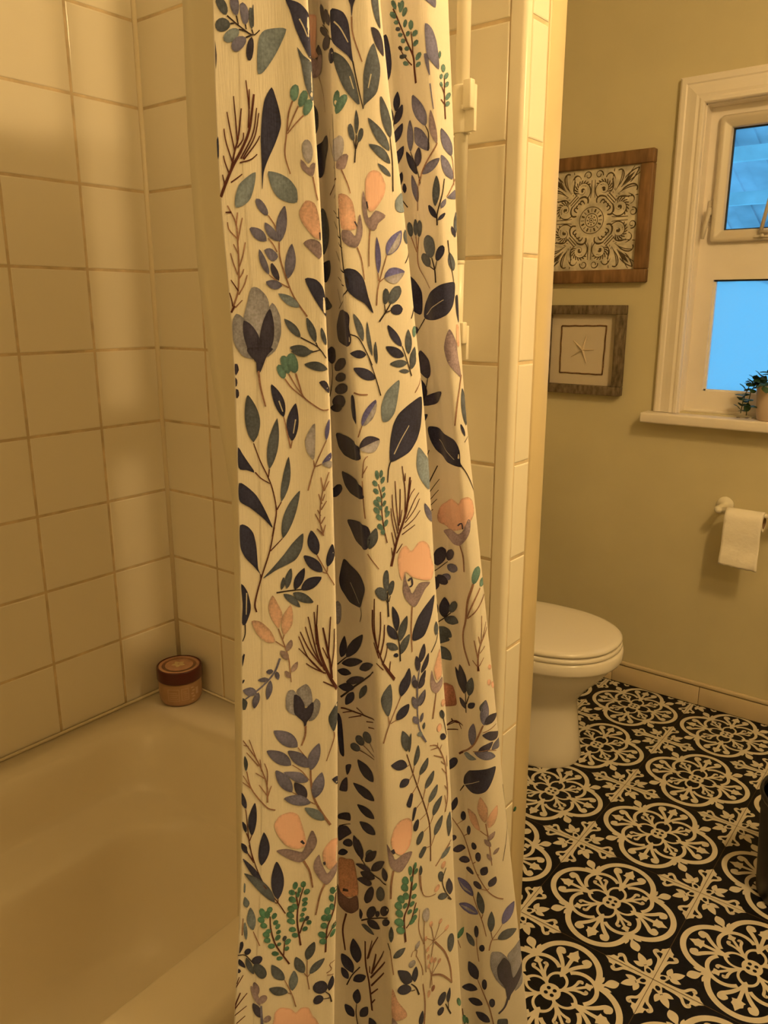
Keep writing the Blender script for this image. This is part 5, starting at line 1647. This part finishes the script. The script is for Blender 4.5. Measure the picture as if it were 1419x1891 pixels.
def decal(out2d, col, off):
    out2d = resample(out2d, .0026, True); n = len(out2d); off = layer(out2d)
    x0, y0 = out2d.min(0); x1, y1 = out2d.max(0)
    if x1-x0 < .0006 or y1-y0 < .0006: return
    pts = [Vector(p) for p in out2d]; st = .0031
    # interior points
    if x1-x0 > st and y1-y0 > st:
        A = out2d; B = np.roll(A, -1, 0)
        for gx in np.arange(x0+st*.5, x1, st):
            for gy in np.arange(y0+st*.5, y1, st):
                d2 = ((A-(gx,gy))**2).sum(1).min()
                if d2 < (.0017)**2: continue
                cr = ((A[:,1] > gy) != (B[:,1] > gy)); xi = (B[:,0]-A[:,0])*(gy-A[:,1])/(B[:,1]-A[:,1]+1e-12)+A[:,0]
                if (cr & (gx < xi)).sum() % 2: pts.append(Vector((gx, gy)))
    r = delaunay_2d_cdt(pts, [(i,(i+1)%n) for i in range(n)], [], 0, 1e-6)
    # keep triangles inside the outline
    k = len(V); vv = r[0]; A = out2d; B = np.roll(A, -1, 0)
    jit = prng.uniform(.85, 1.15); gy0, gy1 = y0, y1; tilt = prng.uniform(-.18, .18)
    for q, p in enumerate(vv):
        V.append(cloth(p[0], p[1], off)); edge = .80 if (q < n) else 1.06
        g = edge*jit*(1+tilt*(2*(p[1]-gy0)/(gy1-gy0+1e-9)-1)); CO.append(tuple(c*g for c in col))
    for f in r[2]:
        c = sum((vv[i] for i in f), Vector((0,0)))/3
        cr = ((A[:,1] > c[1]) != (B[:,1] > c[1])); xi = (B[:,0]-A[:,0])*(c[1]-A[:,1])/(B[:,1]-A[:,1]+1e-12)+A[:,0]
        if (cr & (c[0] < xi)).sum() % 2: F.append(tuple(k+i for i in f))
def strip(pts, w, col, off):
    P = resample(pts, .0025, False); n = len(P); a, b = ribbon2(P, w, [1.1,1.0,.95,.9,.75]); off = layer(np.vstack([a, b[::-1]])); a, b = ribbon2(P, w, [1.1,1.0,.95,.9,.75]); k = len(V)
    for i in range(n): V.append(cloth(a[i,0], a[i,1], off)); CO.append(col)
    for i in range(n): V.append(cloth(b[i,0], b[i,1], off)); CO.append(col)
    for i in range(n-1): F.append((k+i, k+n+i, k+n+i+1, k+i+1))
QU = 5000.0
lines = PRINT.strip().split('\n')
def ink(kind, cname, v):
    col = COL[cname]; off = 0
    if kind == 'S':
        w = max(v[0]*(.6 if cname == 'C' else 1), .0011); P = [(v[i],v[i+1]) for i in range(1,len(v)-1,2)]
        strip(spline2(P, 6) if len(P) > 2 else P, w, col, off)
    elif kind == 'P':
        decal(closed_spline([(v[i],v[i+1]) for i in range(0,len(v)-1,2)]), col, off)
    else:
        w, bx, by, tx, ty = v; big = kind == 'O' and cname in 'TH'
        if big: w *= 1.22; tx, ty = bx+(tx-bx)*1.15, by+(ty-by)*1.15
        d = np.array((tx-bx,ty-by)); L_ = np.linalg.norm(d); d /= L_+1e-9; nn = np.array((-d[1],d[0])); b0 = np.array((bx,by))
        t_ = np.linspace(0,1,15); bend = prng.uniform(-.05,.05)*L_
        hw = w/2*(np.sin(PI*t_**.88)**.82 if kind == 'L' else np.sqrt(np.maximum(0,1-(2*t_**1.1-1)**2)))
        cen = b0+d*(L_*t_)[:,None]+nn*(bend*np.sin(PI*t_))[:,None]
        decal(np.vstack([cen+nn*hw[:,None], (cen-nn*hw[:,None])[::-1][1:-1]]), col, off)
for ub in (.021,):      # stitched hem along the free edge
    strip([(ub, z) for z in np.linspace(.06,1.9,240)], .0009, tuple(c*.86 for c in CLOTH), 0)
prims = []
for ln in lines:
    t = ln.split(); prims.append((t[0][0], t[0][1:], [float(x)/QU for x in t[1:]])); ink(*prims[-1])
# the same print carries on round the backs of the folds and above and below
def back_of_fold(u, z):
    if not (.07 < z < 1.88): return False
    f = int(min(max((z-Z[0])/.015,0),NR-1)); ur = U[f]; k = NSEG
    if u < .004 or u > ur[-1]-.004: return False
    if z > 1.70: return True
    if ur[4*k]+.007 < u < ur[7*k]-.022 or ur[13*k]+.006 < u < ur[16*k]-.020: return True
    if z < .36 and u < ur[4*k]: return True
    return z < .17 and ur[4*k] < u < ur[13*k]
for du, dz in ((.125,.013),(.30,.02),(.42,-.03),(.20,.31),(-.02,.62),(.33,.77),(.05,-.93),(.22,-.52),(-.25,.10),(-.14,.43),(.16,-.21),(.09,1.02)):
    n0 = len(placed)
    for kind, cname, v in prims:
        a = 0 if kind == 'P' else 1; q = list(v[:a])+[x+(du if (i % 2 == 0) else dz) for i, x in enumerate(v[a:])]
        pp_ = [(q[i],q[i+1]) for i in range(a,len(q)-1,2)]
        if not all(back_of_fold(*p) for p in pp_): continue
        A_ = np.array(pp_); m_ = (v[0]/2 if a and kind != 'S' else .0015)+.001; lo, hi = A_.min(0)-m_, A_.max(0)+m_
        if any((r_[0] < hi).all() and (r_[1] > lo).all() for r_ in placed[:n0]): continue
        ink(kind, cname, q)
me = bpy.data.meshes.new('shower_curtain'); me.from_pydata(V, [], F)
at = me.color_attributes.new('dye', 'FLOAT_COLOR', 'POINT'); at.data.foreach_set('color', np.c_[np.array(CO), np.ones(len(CO))].astype(np.float32).ravel())
me.polygons.foreach_set('use_smooth', [True]*len(F)); me.update()
cm = bpy.data.materials.new('printed_cotton'); cm.use_nodes = True; nt = cm.node_tree; b = nt.nodes['Principled BSDF']
b.inputs['Roughness'].default_value = .8; b.inputs['Specular IOR Level'].default_value = .2; b.inputs['Sheen Weight'].default_value = .15
ca = nt.nodes.new('ShaderNodeVertexColor'); ca.layer_name = 'dye'; tc = nt.nodes.new('ShaderNodeTexCoord')
n1 = nt.nodes.new('ShaderNodeTexNoise'); n1.inputs['Scale'].default_value = 55; n1.inputs['Detail'].default_value = 6; nt.links.new(tc.outputs['Object'], n1.inputs['Vector'])
n0 = nt.nodes.new('ShaderNodeTexNoise'); n0.inputs['Scale'].default_value = 450; n0.inputs['Detail'].default_value = 2; nt.links.new(tc.outputs['Object'], n0.inputs['Vector'])
ad = nt.nodes.new('ShaderNodeMath'); ad.operation = 'ADD'; nt.links.new(n1.outputs['Fac'], ad.inputs[0]); nt.links.new(n0.outputs['Fac'], ad.inputs[1])
mr = nt.nodes.new('ShaderNodeMapRange'); mr.inputs[1].default_value = .65; mr.inputs[2].default_value = 1.4; mr.inputs[3].default_value = .62; mr.inputs[4].default_value = 1.45; nt.links.new(ad.outputs[0], mr.inputs[0])
# the dye varies with the watercolour wash; plain cloth stays even
hs = nt.nodes.new('ShaderNodeSeparateColor'); nt.links.new(ca.outputs['Color'], hs.inputs[0])
dk = nt.nodes.new('ShaderNodeMapRange'); dk.inputs[1].default_value = .62; dk.inputs[2].default_value = .45; dk.inputs[3].default_value = .06; dk.inputs[4].default_value = .9; nt.links.new(hs.outputs[1], dk.inputs[0])
mx = nt.nodes.new('ShaderNodeMix'); mx.data_type = 'RGBA'; mx.blend_type = 'MULTIPLY'; nt.links.new(dk.outputs[0], mx.inputs[0]); nt.links.new(ca.outputs['Color'], mx.inputs[6]); nt.links.new(mr.outputs[0], mx.inputs[7]); nt.links.new(mx.outputs[2], b.inputs['Base Color'])
wv = nt.nodes.new('ShaderNodeTexNoise'); wv.inputs['Scale'].default_value = 30; wv.inputs['Detail'].default_value = 2; mpn = nt.nodes.new('ShaderNodeMapping'); mpn.inputs['Scale'].default_value = (30,30,1.5); nt.links.new(tc.outputs['Object'], mpn.inputs[0]); nt.links.new(mpn.outputs[0], wv.inputs['Vector'])
bp = nt.nodes.new('ShaderNodeBump'); bp.inputs['Strength'].default_value = .25; bp.inputs['Distance'].default_value = .0008; nt.links.new(wv.outputs['Fac'], bp.inputs['Height']); nt.links.new(bp.outputs[0], b.inputs['Normal'])
tr = nt.nodes.new('ShaderNodeBsdfTranslucent'); nt.links.new(mx.outputs[2], tr.inputs[0]); ms = nt.nodes.new('ShaderNodeMixShader'); ms.inputs[0].default_value = .06
nt.links.new(b.outputs[0], ms.inputs[1]); nt.links.new(tr.outputs[0], ms.inputs[2]); nt.links.new(ms.outputs[0], nt.nodes['Material Output'].inputs[0])
me.materials.append(cm)
cur = bpy.data.objects.new('shower_curtain', me); C.objects.link(cur)
tag(cur, 'gathered cream shower curtain printed with navy, teal and peach flowers and leaves', 'shower curtain')

# plain liner hanging inside the tub
LZ = [.12,.30,.49,.70,.93,1.05,1.15,1.25,1.35,1.50,1.70,1.90]
LY = LINER_Y; LX = LINER_X
mb = MB(); rows = []
zs = np.arange(.14,1.901,.04)
for z in zs:
    y0 = np.interp(z, LZ, LY); x0 = np.interp(z, LZ, LX); k = np.linspace(0,1,60)
    q = np.minimum(k/.12,1); yy = y0+.02*q+(.98-y0)*np.maximum(k-.12,0)/.88; xx = x0-.07*(1-np.sin(q*PI/2))+.012*np.sin(k*22+z*.4)*np.minimum(1,np.maximum(k-.1,0)*6)
    rows.append([(a,c,z) for a,c in zip(xx,yy)])
n = 60; V2 = [p for r_ in rows for p in r_]; F2 = [(i*n+j,i*n+j+1,(i+1)*n+j+1,(i+1)*n+j) for i in range(len(rows)-1) for j in range(n-1)]
mb.add(V2, F2, 0, True); lm = M['liner']; nt = lm.node_tree; tr = nt.nodes.new('ShaderNodeBsdfTranslucent'); tr.inputs[0].default_value = (.9,.86,.74,1); ms = nt.nodes.new('ShaderNodeMixShader'); ms.inputs[0].default_value = .2
nt.links.new(nt.nodes['Principled BSDF'].outputs[0], ms.inputs[1]); nt.links.new(tr.outputs[0], ms.inputs[2]); nt.links.new(ms.outputs[0], nt.nodes['Material Output'].inputs[0])
lin = mb.build('shower_liner', M['liner'])
sd = lin.modifiers.new('thick','SOLIDIFY'); sd.thickness = .0006
tag(lin, 'plain cream shower liner hanging behind the flowered curtain inside the tub', 'shower liner')

# ---------------------------------------------------------------- framed relief panel
def frame(parent, cx, cz, ho, hi, depth, m, name='frame', prof=None, round_=.004):
    mb = MB(); yb, yf = W-.0005, W-depth
    for (a, b) in (((cx-ho,cz+hi),(cx+ho,cz+ho)),((cx-ho,cz-ho),(cx+ho,cz-hi)),((cx-ho,cz-hi),(cx-hi,cz+hi)),((cx+hi,cz-hi),(cx+ho,cz+hi))):
        mb.box((a[0],yf,a[1]),(b[0],yb,b[1]),round_)
    return mb.build(name, m, parent, smooth=True)
acx, acz = -1.147, 1.583
art = empty('relief_wall_panel', (acx,W,acz), 'square brown wooden frame around a whitewashed embossed scroll panel, above the starfish picture', 'wall art')
frame(art, acx, acz, .197, .156, .030, M['wood'])
A = Pat(); q = Pat()
def spiral(c, r0, r1, a0, turns, n=40):
    t = np.linspace(0,1,n); a = a0+turns*2*PI*t; r = r0+(r1-r0)*t; return np.c_[c[0]+r*np.cos(a), c[1]+r*np.sin(a)]
dark = []; light = []
def add(p, w, tp=None): dark.append((np.array(p), w, tp))
c1 = (.225,.60)
add(spiral(c1,.19,.03,-2.2,-1.15), .020, [.6,1,1,1,.9]); light.append((spiral(c1,.165,.02,-2.2,-1.2), .034))
for k in range(9):
    a = 2.5-k*.33; add([(c1[0]+.085*math.cos(a-.55), c1[1]+.085*math.sin(a-.55)), (c1[0]+.145*math.cos(a-.22), c1[1]+.145*math.sin(a-.22)), (c1[0]+.20*math.cos(a), c1[1]+.20*math.sin(a))], .017, [.3,1.1,.9])
add([(c1[0]+.025*math.cos(a), c1[1]+.025*math.sin(a)) for a in np.linspace(0,2*PI,12)], .03)
add(spiral((.12,.885),.085,.02,-.3,1.1), .022, [.7,1,1.2]); light.append((spiral((.12,.885),.062,.012,-.3,1.1), .026))
add(bez((.47,.56),(.52,.95),(.30,.96),(.27,.82)), .022, [.5,1,1.2,.7]); light.append((bez((.49,.57),(.55,1.0),(.28,.99),(.245,.80)), .03))
add(bez((.52,.60),(.72,.80),(.66,1.0),(.52,.93)), .022, [.4,1,1.2,.7]); light.append((bez((.55,.61),(.76,.80),(.68,1.03),(.50,.96)), .03))
add(bez((.56,.62),(.70,.86),(.86,.93),(.95,.95)), .018, [.4,1,.8])
add(bez((.44,.50),(.40,.66),(.42,.84),(.44,.97)), .016, [.5,1,.7]); add(bez((.48,.54),(.60,.70),(.62,.86),(.60,.97)), .014, [.5,1,.7])
add(bez((.05,.44),(.03,.55),(.04,.68),(.035,.79)), .014, [.6,1,.7]); add(bez((.60,.60),(.78,.72),(.90,.80),(.985,.86)), .014, [.4,1,.6])
add(bez((.34,.50),(.45,.55),(.46,.68),(.40,.78)), .018, [.5,1,.6]); light.append((bez((.40,.52),(.50,.60),(.50,.72),(.43,.82)), .03))
add(bez((.10,.34),(.06,.47),(.20,.50),(.30,.44)), .03, [.6,1.1,1,.5]); light.append((bez((.13,.33),(.09,.44),(.19,.46),(.29,.41)), .035))
add(bez((.17,.33),(.20,.40),(.25,.42),(.27,.36)), .024, [.5,1,.6]); add(bez((.24,.32),(.28,.36),(.30,.36),(.31,.32)), .02)
for p, w, tp in dark: q.rib(p, w*1.45, 1, tp, 1)
for p, w in light: q.rib(p, w, 2, [.5,1,1,.8], 2)
oct_ = q; quad = Pat(); quad.rot(oct_, 0)
# mirror across the diagonal: reflect y then rotate 90 degrees
quad.rot(oct_, PI/2, True)
for k in (-1,0,1):
    c = .40+k*.035; quad.rib([(c-.085,c+.085),(c,c),(c+.085,c-.085)], .020, 1, None, 1)
quad.fan([(.55,.55),(.72,.80),(.93,.93),(.80,.72)], 2, 1); quad.fan([(.62,.62),(.73,.785),(.88,.88),(.785,.73)], 1, 2)
for k in range(4): A.rot(quad, k*PI/2)
for r_ in (.265,.135): A.rib([(r_*math.cos(a), r_*math.sin(a)) for a in np.linspace(0,2*PI,49)], .016)
for k in range(16):
    a = k*PI/8; rr0, rr1 = (.165,.235); A.rib([(rr0*math.cos(a),rr0*math.sin(a)),(rr1*math.cos(a),rr1*math.sin(a))], .034 if k%2 else .014)
for k in range(8):
    a = k*PI/4; A.fan([(.085*math.cos(a)+.017*math.cos(t),.085*math.sin(a)+.017*math.sin(t)) for t in np.linspace(0,2*PI,9)[:-1]])
A.rib([(.045*math.cos(a),.045*math.sin(a)) for a in np.linspace(0,2*PI,25)], .014); A.fan([(.02*math.cos(t),.02*math.sin(t)) for t in np.linspace(0,2*PI,9)[:-1]])
mb = MB(); yp = W-.016
mb.box((acx-.158,yp,acz-.158),(acx+.158,W-.002,acz+.158), m=0)
P = np.clip(np.array(A.v),-1,1)*.1555; b0 = len(mb.v)
mb.v += [(acx+p[0], yp-z-(.0014 if z > .0008 else 0), acz+p[1]) for p, z in zip(P, A.z)]
mb.f += [tuple(b0+i for i in f) for f in A.f]; mb.m += [1 if m == 1 else 0 for m in A.m]; mb.sm += [True]*len(A.f)
mb.build('embossed_panel', [M['whitewash'], M['patina']], art)

# ---------------------------------------------------------------- starfish picture
scx, scz = -1.153, 1.169
sf = empty('starfish_picture', (scx,W,scz), 'grey shadow box frame with a pale starfish in a twine square, below the embossed panel', 'picture')
frame(sf, scx, scz, .147, .117, .032, M['greywood'], round_=.0025)
mb = MB(); mb.box((scx-.119,W-.008,scz-.119),(scx+.119,W-.001,scz+.119)); mb.build('mat_board', M['mat_board'], sf)
mb = MB()
for a, b in (((-.080,.078),(.080,.081)),((.080,.081),(.076,-.080)),((.076,-.080),(-.080,-.079)),((-.080,-.079),(-.080,.078))):
    mb.tube([(scx+a[0]+(b[0]-a[0])*t+.0006*math.sin(t*17), W-.0098, scz+a[1]+(b[1]-a[1])*t+.0006*math.sin(t*23+1)) for t in np.linspace(0,1,14)], .0022, 7)
mb.build('twine_border', M['twine'], sf)
mb = MB()
arms = [(.0105,.046),(.041,.001),(.0165,-.046),(-.041,-.025),(-.035,.030)]
for ax_, az_ in arms:
    L_ = math.hypot(ax_, az_); nx, nz = -az_/L_, ax_/L_
    V3 = []; F3 = []
    for i, t in enumerate((0,.3,.65,.9,1)):
        w = .0048*(1-t*.68); h = .008*(1-t*.7)
        cx_, cz_ = scx+ax_*t, scz+az_*t; V3 += [(cx_+nx*w,W-.0082,cz_+nz*w),(cx_,W-.0082-h,cz_),(cx_-nx*w,W-.0082,cz_-nz*w)]
        if i: k = 3*i; F3 += [(k-3,k-2,k+1,k),(k-2,k-1,k+2,k+1)]
    mb.add(V3, F3, 0, False)
mb.build('starfish', M['starfish'], sf)

# ---------------------------------------------------------------- toilet
ty = 2.005
tl = empty('toilet', (-1.1,ty,0), 'white toilet with closed lid half hidden behind the tiled wall edge', 'toilet')
def egg(xf, xb, hw, z, n=44, cut=None):
    out = []; xc = xf-(xf-xb)*.45
    for k in range(n):
        a = 2*PI*k/n; c, s = math.cos(a), math.sin(a)
        x = xc+(xf-xc)*(abs(c)**.95)*(1 if c > 0 else -1) if c > 0 else xc+(xc-xb)*(-(abs(c)**.75))
        out.append((x, ty+hw*(abs(s)**.92)*(1 if s > 0 else -1), z))
    return out
mb = MB()
mb.loft([egg(-.834,-1.25,.118,.001), egg(-.830,-1.25,.121,.010), egg(-.838,-1.24,.117,.05), egg(-.846,-1.24,.113,.12), egg(-.853,-1.24,.109,.175), egg(-.850,-1.24,.111,.195), egg(-.836,-1.24,.124,.215),
         egg(-.815,-1.24,.140,.245), egg(-.785,-1.24,.158,.275), egg(-.762,-1.24,.170,.305), egg(-.752,-1.24,.175,.325), egg(-.746,-1.24,.178,.331),
         egg(-.735,-1.245,.184,.334), egg(-.732,-1.245,.186,.340), egg(-.732,-1.245,.186,.366), egg(-.738,-1.24,.182,.371)], cap1=True)
edge_split(mb.build('bowl', M['porcelain'], tl, smooth=True), 60)
mb = MB(); mb.loft([egg(-.742,-1.20,.180,.3712), egg(-.737,-1.20,.183,.375), egg(-.737,-1.20,.183,.382), egg(-.742,-1.20,.180,.3855)]); mb.build('seat', M['seat'], tl)
mb = MB(); mb.loft([egg(-.744,-1.205,.178,.3885), egg(-.738,-1.205,.182,.3925), egg(-.738,-1.205,.182,.3975), egg(-.744,-1.205,.178,.4025), egg(-.756,-1.20,.170,.4045), egg(-.80,-1.18,.135,.4065), egg(-.92,-1.1,.05,.4075)])
mb.build('lid', M['seat'], tl)
for s in (-1,1):
    mb = MB(); mb.tube([(-1.195,ty+s*.075-.02,.385),(-1.195,ty+s*.075+.02,.385)], .012, 12); mb.build('hinge', M['seat'], tl)
mb = MB(); mb.box((XL+.012,ty-.20,.372),(-1.235,ty+.20,.71),.02,seg=3); tk = mb.build('tank', M['porcelain'], tl)
mb = MB(); mb.box((XL+.006,ty-.21,.711),(-1.225,ty+.21,.745),.012,seg=3); mb.build('tank_lid', M['porcelain'], tk)
mb = MB(); mb.box((XL+.03,ty-.09,.18),(-1.2,ty+.09,.3725),.02); mb.build('tank_support', M['porcelain'], tl)

# ---------------------------------------------------------------- toilet paper
hx, hz = -.642, .703
th_ = empty('toilet_paper_holder', (hx,W,hz), 'round white toilet paper holder mounted on the beige wall below the window sill', 'paper holder')
for x in (hx,-.468):
    mb = MB(); mb.lathe((x,W,hz), [(.026,-.0005),(.026,-.005),(.024,-.009),(.016,-.013),(.011,-.020),(.010,-.040),(.0115,-.066),(.0125,-.075),(.011,-.084),(.006,-.089),(0,-.090)], 28, axis='y'); mb.build('post', M['plastic'], th_)
mb = MB(); mb.tube([(hx+.006,W-.076,hz),(-.474,W-.076,hz)], .007, 12); mb.build('roller', M['plastic'], th_)
RY, RZ, RR = W-.076, .683, .030
tp = empty('toilet_paper_roll', (-.56,RY,RZ), 'white toilet paper roll with a loose sheet hanging down from the round wall holder', 'toilet paper')
xa, xb = -.616, -.508
mb = MB()
for (r0, r1) in ((.0205,RR),):
    n = 36; Vv = []
    for r_, x in ((r0,xa),(r1,xa),(r1,xb),(r0,xb)): Vv += [(x,RY+r_*math.cos(2*PI*k/n),RZ+r_*math.sin(2*PI*k/n)) for k in range(n)]
    mb.add(Vv, [(i*n+k,i*n+(k+1)%n,((i+1)%4)*n+(k+1)%n,((i+1)%4)*n+k) for i in range(3) for k in range(n)], 0, True)
edge_split(mb.build('roll', M['paper'], tp))
mb = MB(); n = 28; Vv = []
for r_, x in ((.0204,xa-.0005),(.0204,xb+.0005),(.0196,xb+.0005),(.0196,xa-.0005)): Vv += [(x,RY+r_*math.cos(2*PI*k/n),RZ+r_*math.sin(2*PI*k/n)) for k in range(n)]
mb.add(Vv, [(i*n+k,i*n+(k+1)%n,((i+1)%4)*n+(k+1)%n,((i+1)%4)*n+k) for i in range(4) for k in range(n)], 0, True); mb.build('cardboard_core', M['card'], tp)
mb = MB(); Vv = []; rows_ = []
for t in np.linspace(0,1,10): a = PI/2+t*PI/2; rows_.append((RY+(RR+.001)*math.cos(a), RZ+(RR+.001)*math.sin(a)))
for t in np.linspace(0,1,22)[1:]: rows_.append((RY-RR-.001-.003*math.sin(t*9)*t-.006*t, RZ-t*.142))
m_ = 14
for i, (y, z) in enumerate(rows_):
    q_ = max(0,(i-9)/21)
    for j in range(m_+1):
        u = j/m_; Vv.append((xa+.0005+(xb-xa-.001)*u+.004*q_*(u-.2), y-.0022*math.sin(u*9+i*.5)*q_, z-(.006*u*q_)+.0012*math.sin(u*31)*(q_ > .99)))
mb.add(Vv, [(i*(m_+1)+j,i*(m_+1)+j+1,(i+1)*(m_+1)+j+1,(i+1)*(m_+1)+j) for i in range(len(rows_)-1) for j in range(m_)], 0, True)
o = mb.build('loose_sheet', M['paper'], tp); o.modifiers.new('t','SOLIDIFY').thickness = .0006

# ---------------------------------------------------------------- potted plant on the sill
px, py, pz = -.535, W-.008, .9806
pp = empty('potted_plant', (px,py,pz), 'small cream pot with a trailing green plant on the window sill', 'potted plant')
mb = MB(); mb.lathe((px,py,pz), [(0,.0005),(.040,.0005),(.044,.004),(.048,.03),(.0515,.085),(.053,.092),(.053,.103),(.0515,.105),(.049,.103),(.048,.090),(0,.090)], 40); mb.build('pot', M['pot'], pp)
mb = MB(); mb.lathe((px,py,pz), [(.0478,.0905),(.03,.094),(0,.096)], 24); mb.build('soil', M['soil'], pp)
lr = random.Random(5); stems = MB(); lf = MB(); lp = MB()
def leaf(mbq, p, d, L_, w):
    d = Vector(d).normalized(); s = d.cross(Vector((lr.uniform(-.3,.3),lr.uniform(-.3,.3),1))).normalized(); nn = s.cross(d).normalized()
    V4 = [p]; 
    for t in (.2,.45,.7,.9): 
        hw = w/2*math.sin(PI*t**.8)**.7; c = p+d*(L_*t)+nn*(.12*L_*math.sin(PI*t)); V4 += [c+s*hw-nn*.1*w, c, c-s*hw-nn*.1*w]
    V4.append(p+d*L_)
    F4 = [(0,2,1),(0,3,2)]
    for i in range(3): k = 1+3*i; F4 += [(k,k+1,k+4,k+3),(k+1,k+2,k+5,k+4)]
    F4 += [(10,11,13),(11,12,13)]; mbq.add(V4, F4, 0, True)
trails = [[(-.035,0,.096),(-.052,-.008,.120),(-.070,-.012,.105),(-.080,-.014,.075),(-.086,-.012,.045),(-.088,-.012,.016)], [(-.03,-.02,.096),(-.050,-.026,.110),(-.062,-.028,.085),(-.066,-.028,.05),(-.068,-.027,.012)],
          [(-.02,.01,.094),(-.04,.004,.13),(-.058,-.002,.118),(-.064,-.006,.098)], [(0,0,.095),(-.005,-.01,.13),(-.02,-.02,.145)], [(.01,.01,.095),(.03,0,.13),(.05,-.01,.12)], [(-.01,-.02,.095),(-.02,-.045,.115),(-.022,-.06,.10)]]
for ti, tr_ in enumerate(trails):
    P = [Vector((px,py,pz))+Vector(p) for p in tr_]; stems.tube(P, .0014, 6)
    for i in range(len(P)-1):
        for t in (.25,.7):
            c = P[i].lerp(P[i+1], t); 
            for _ in range(2):
                dv = Vector((lr.uniform(-1,.8), lr.uniform(-1,.3), lr.uniform(-.6,.7))); leaf(lf, c, dv, lr.uniform(.022,.032), lr.uniform(.017,.023))
for k in range(4): leaf(lp, Vector((px-.083+.012*k,py-.03+.004*k,pz+.006)), Vector((lr.uniform(-1,1),-.6,lr.uniform(-.1,.4))), .013, .011)
stems.build('stem', M['leaf'], pp); lf.build('leaves', M['leaf'], pp); lp.build('faded_leaves', M['leaf_pale'], pp)

# ---------------------------------------------------------------- waste bin at the right edge
bx_, by_ = BIN_XY
wb = empty('waste_bin', (bx_,by_,0), 'black waste bin standing on the patterned floor at the right edge', 'waste bin')
mb = MB(); mb.lathe((bx_,by_,0), [(0,.001),(.100,.001),(.104,.006),(.118,.25),(.1145,.25),(.101,.012),(0,.010)], 40); mb.build('bin_body', M['black'], wb)
mb = MB(); mb.lathe((bx_,by_,0), [(.1135,.246),(.120,.246),(.122,.252),(.120,.259),(.115,.260),(.113,.254),(.1135,.246)], 40); mb.build('bin_rim', M['black'], wb)
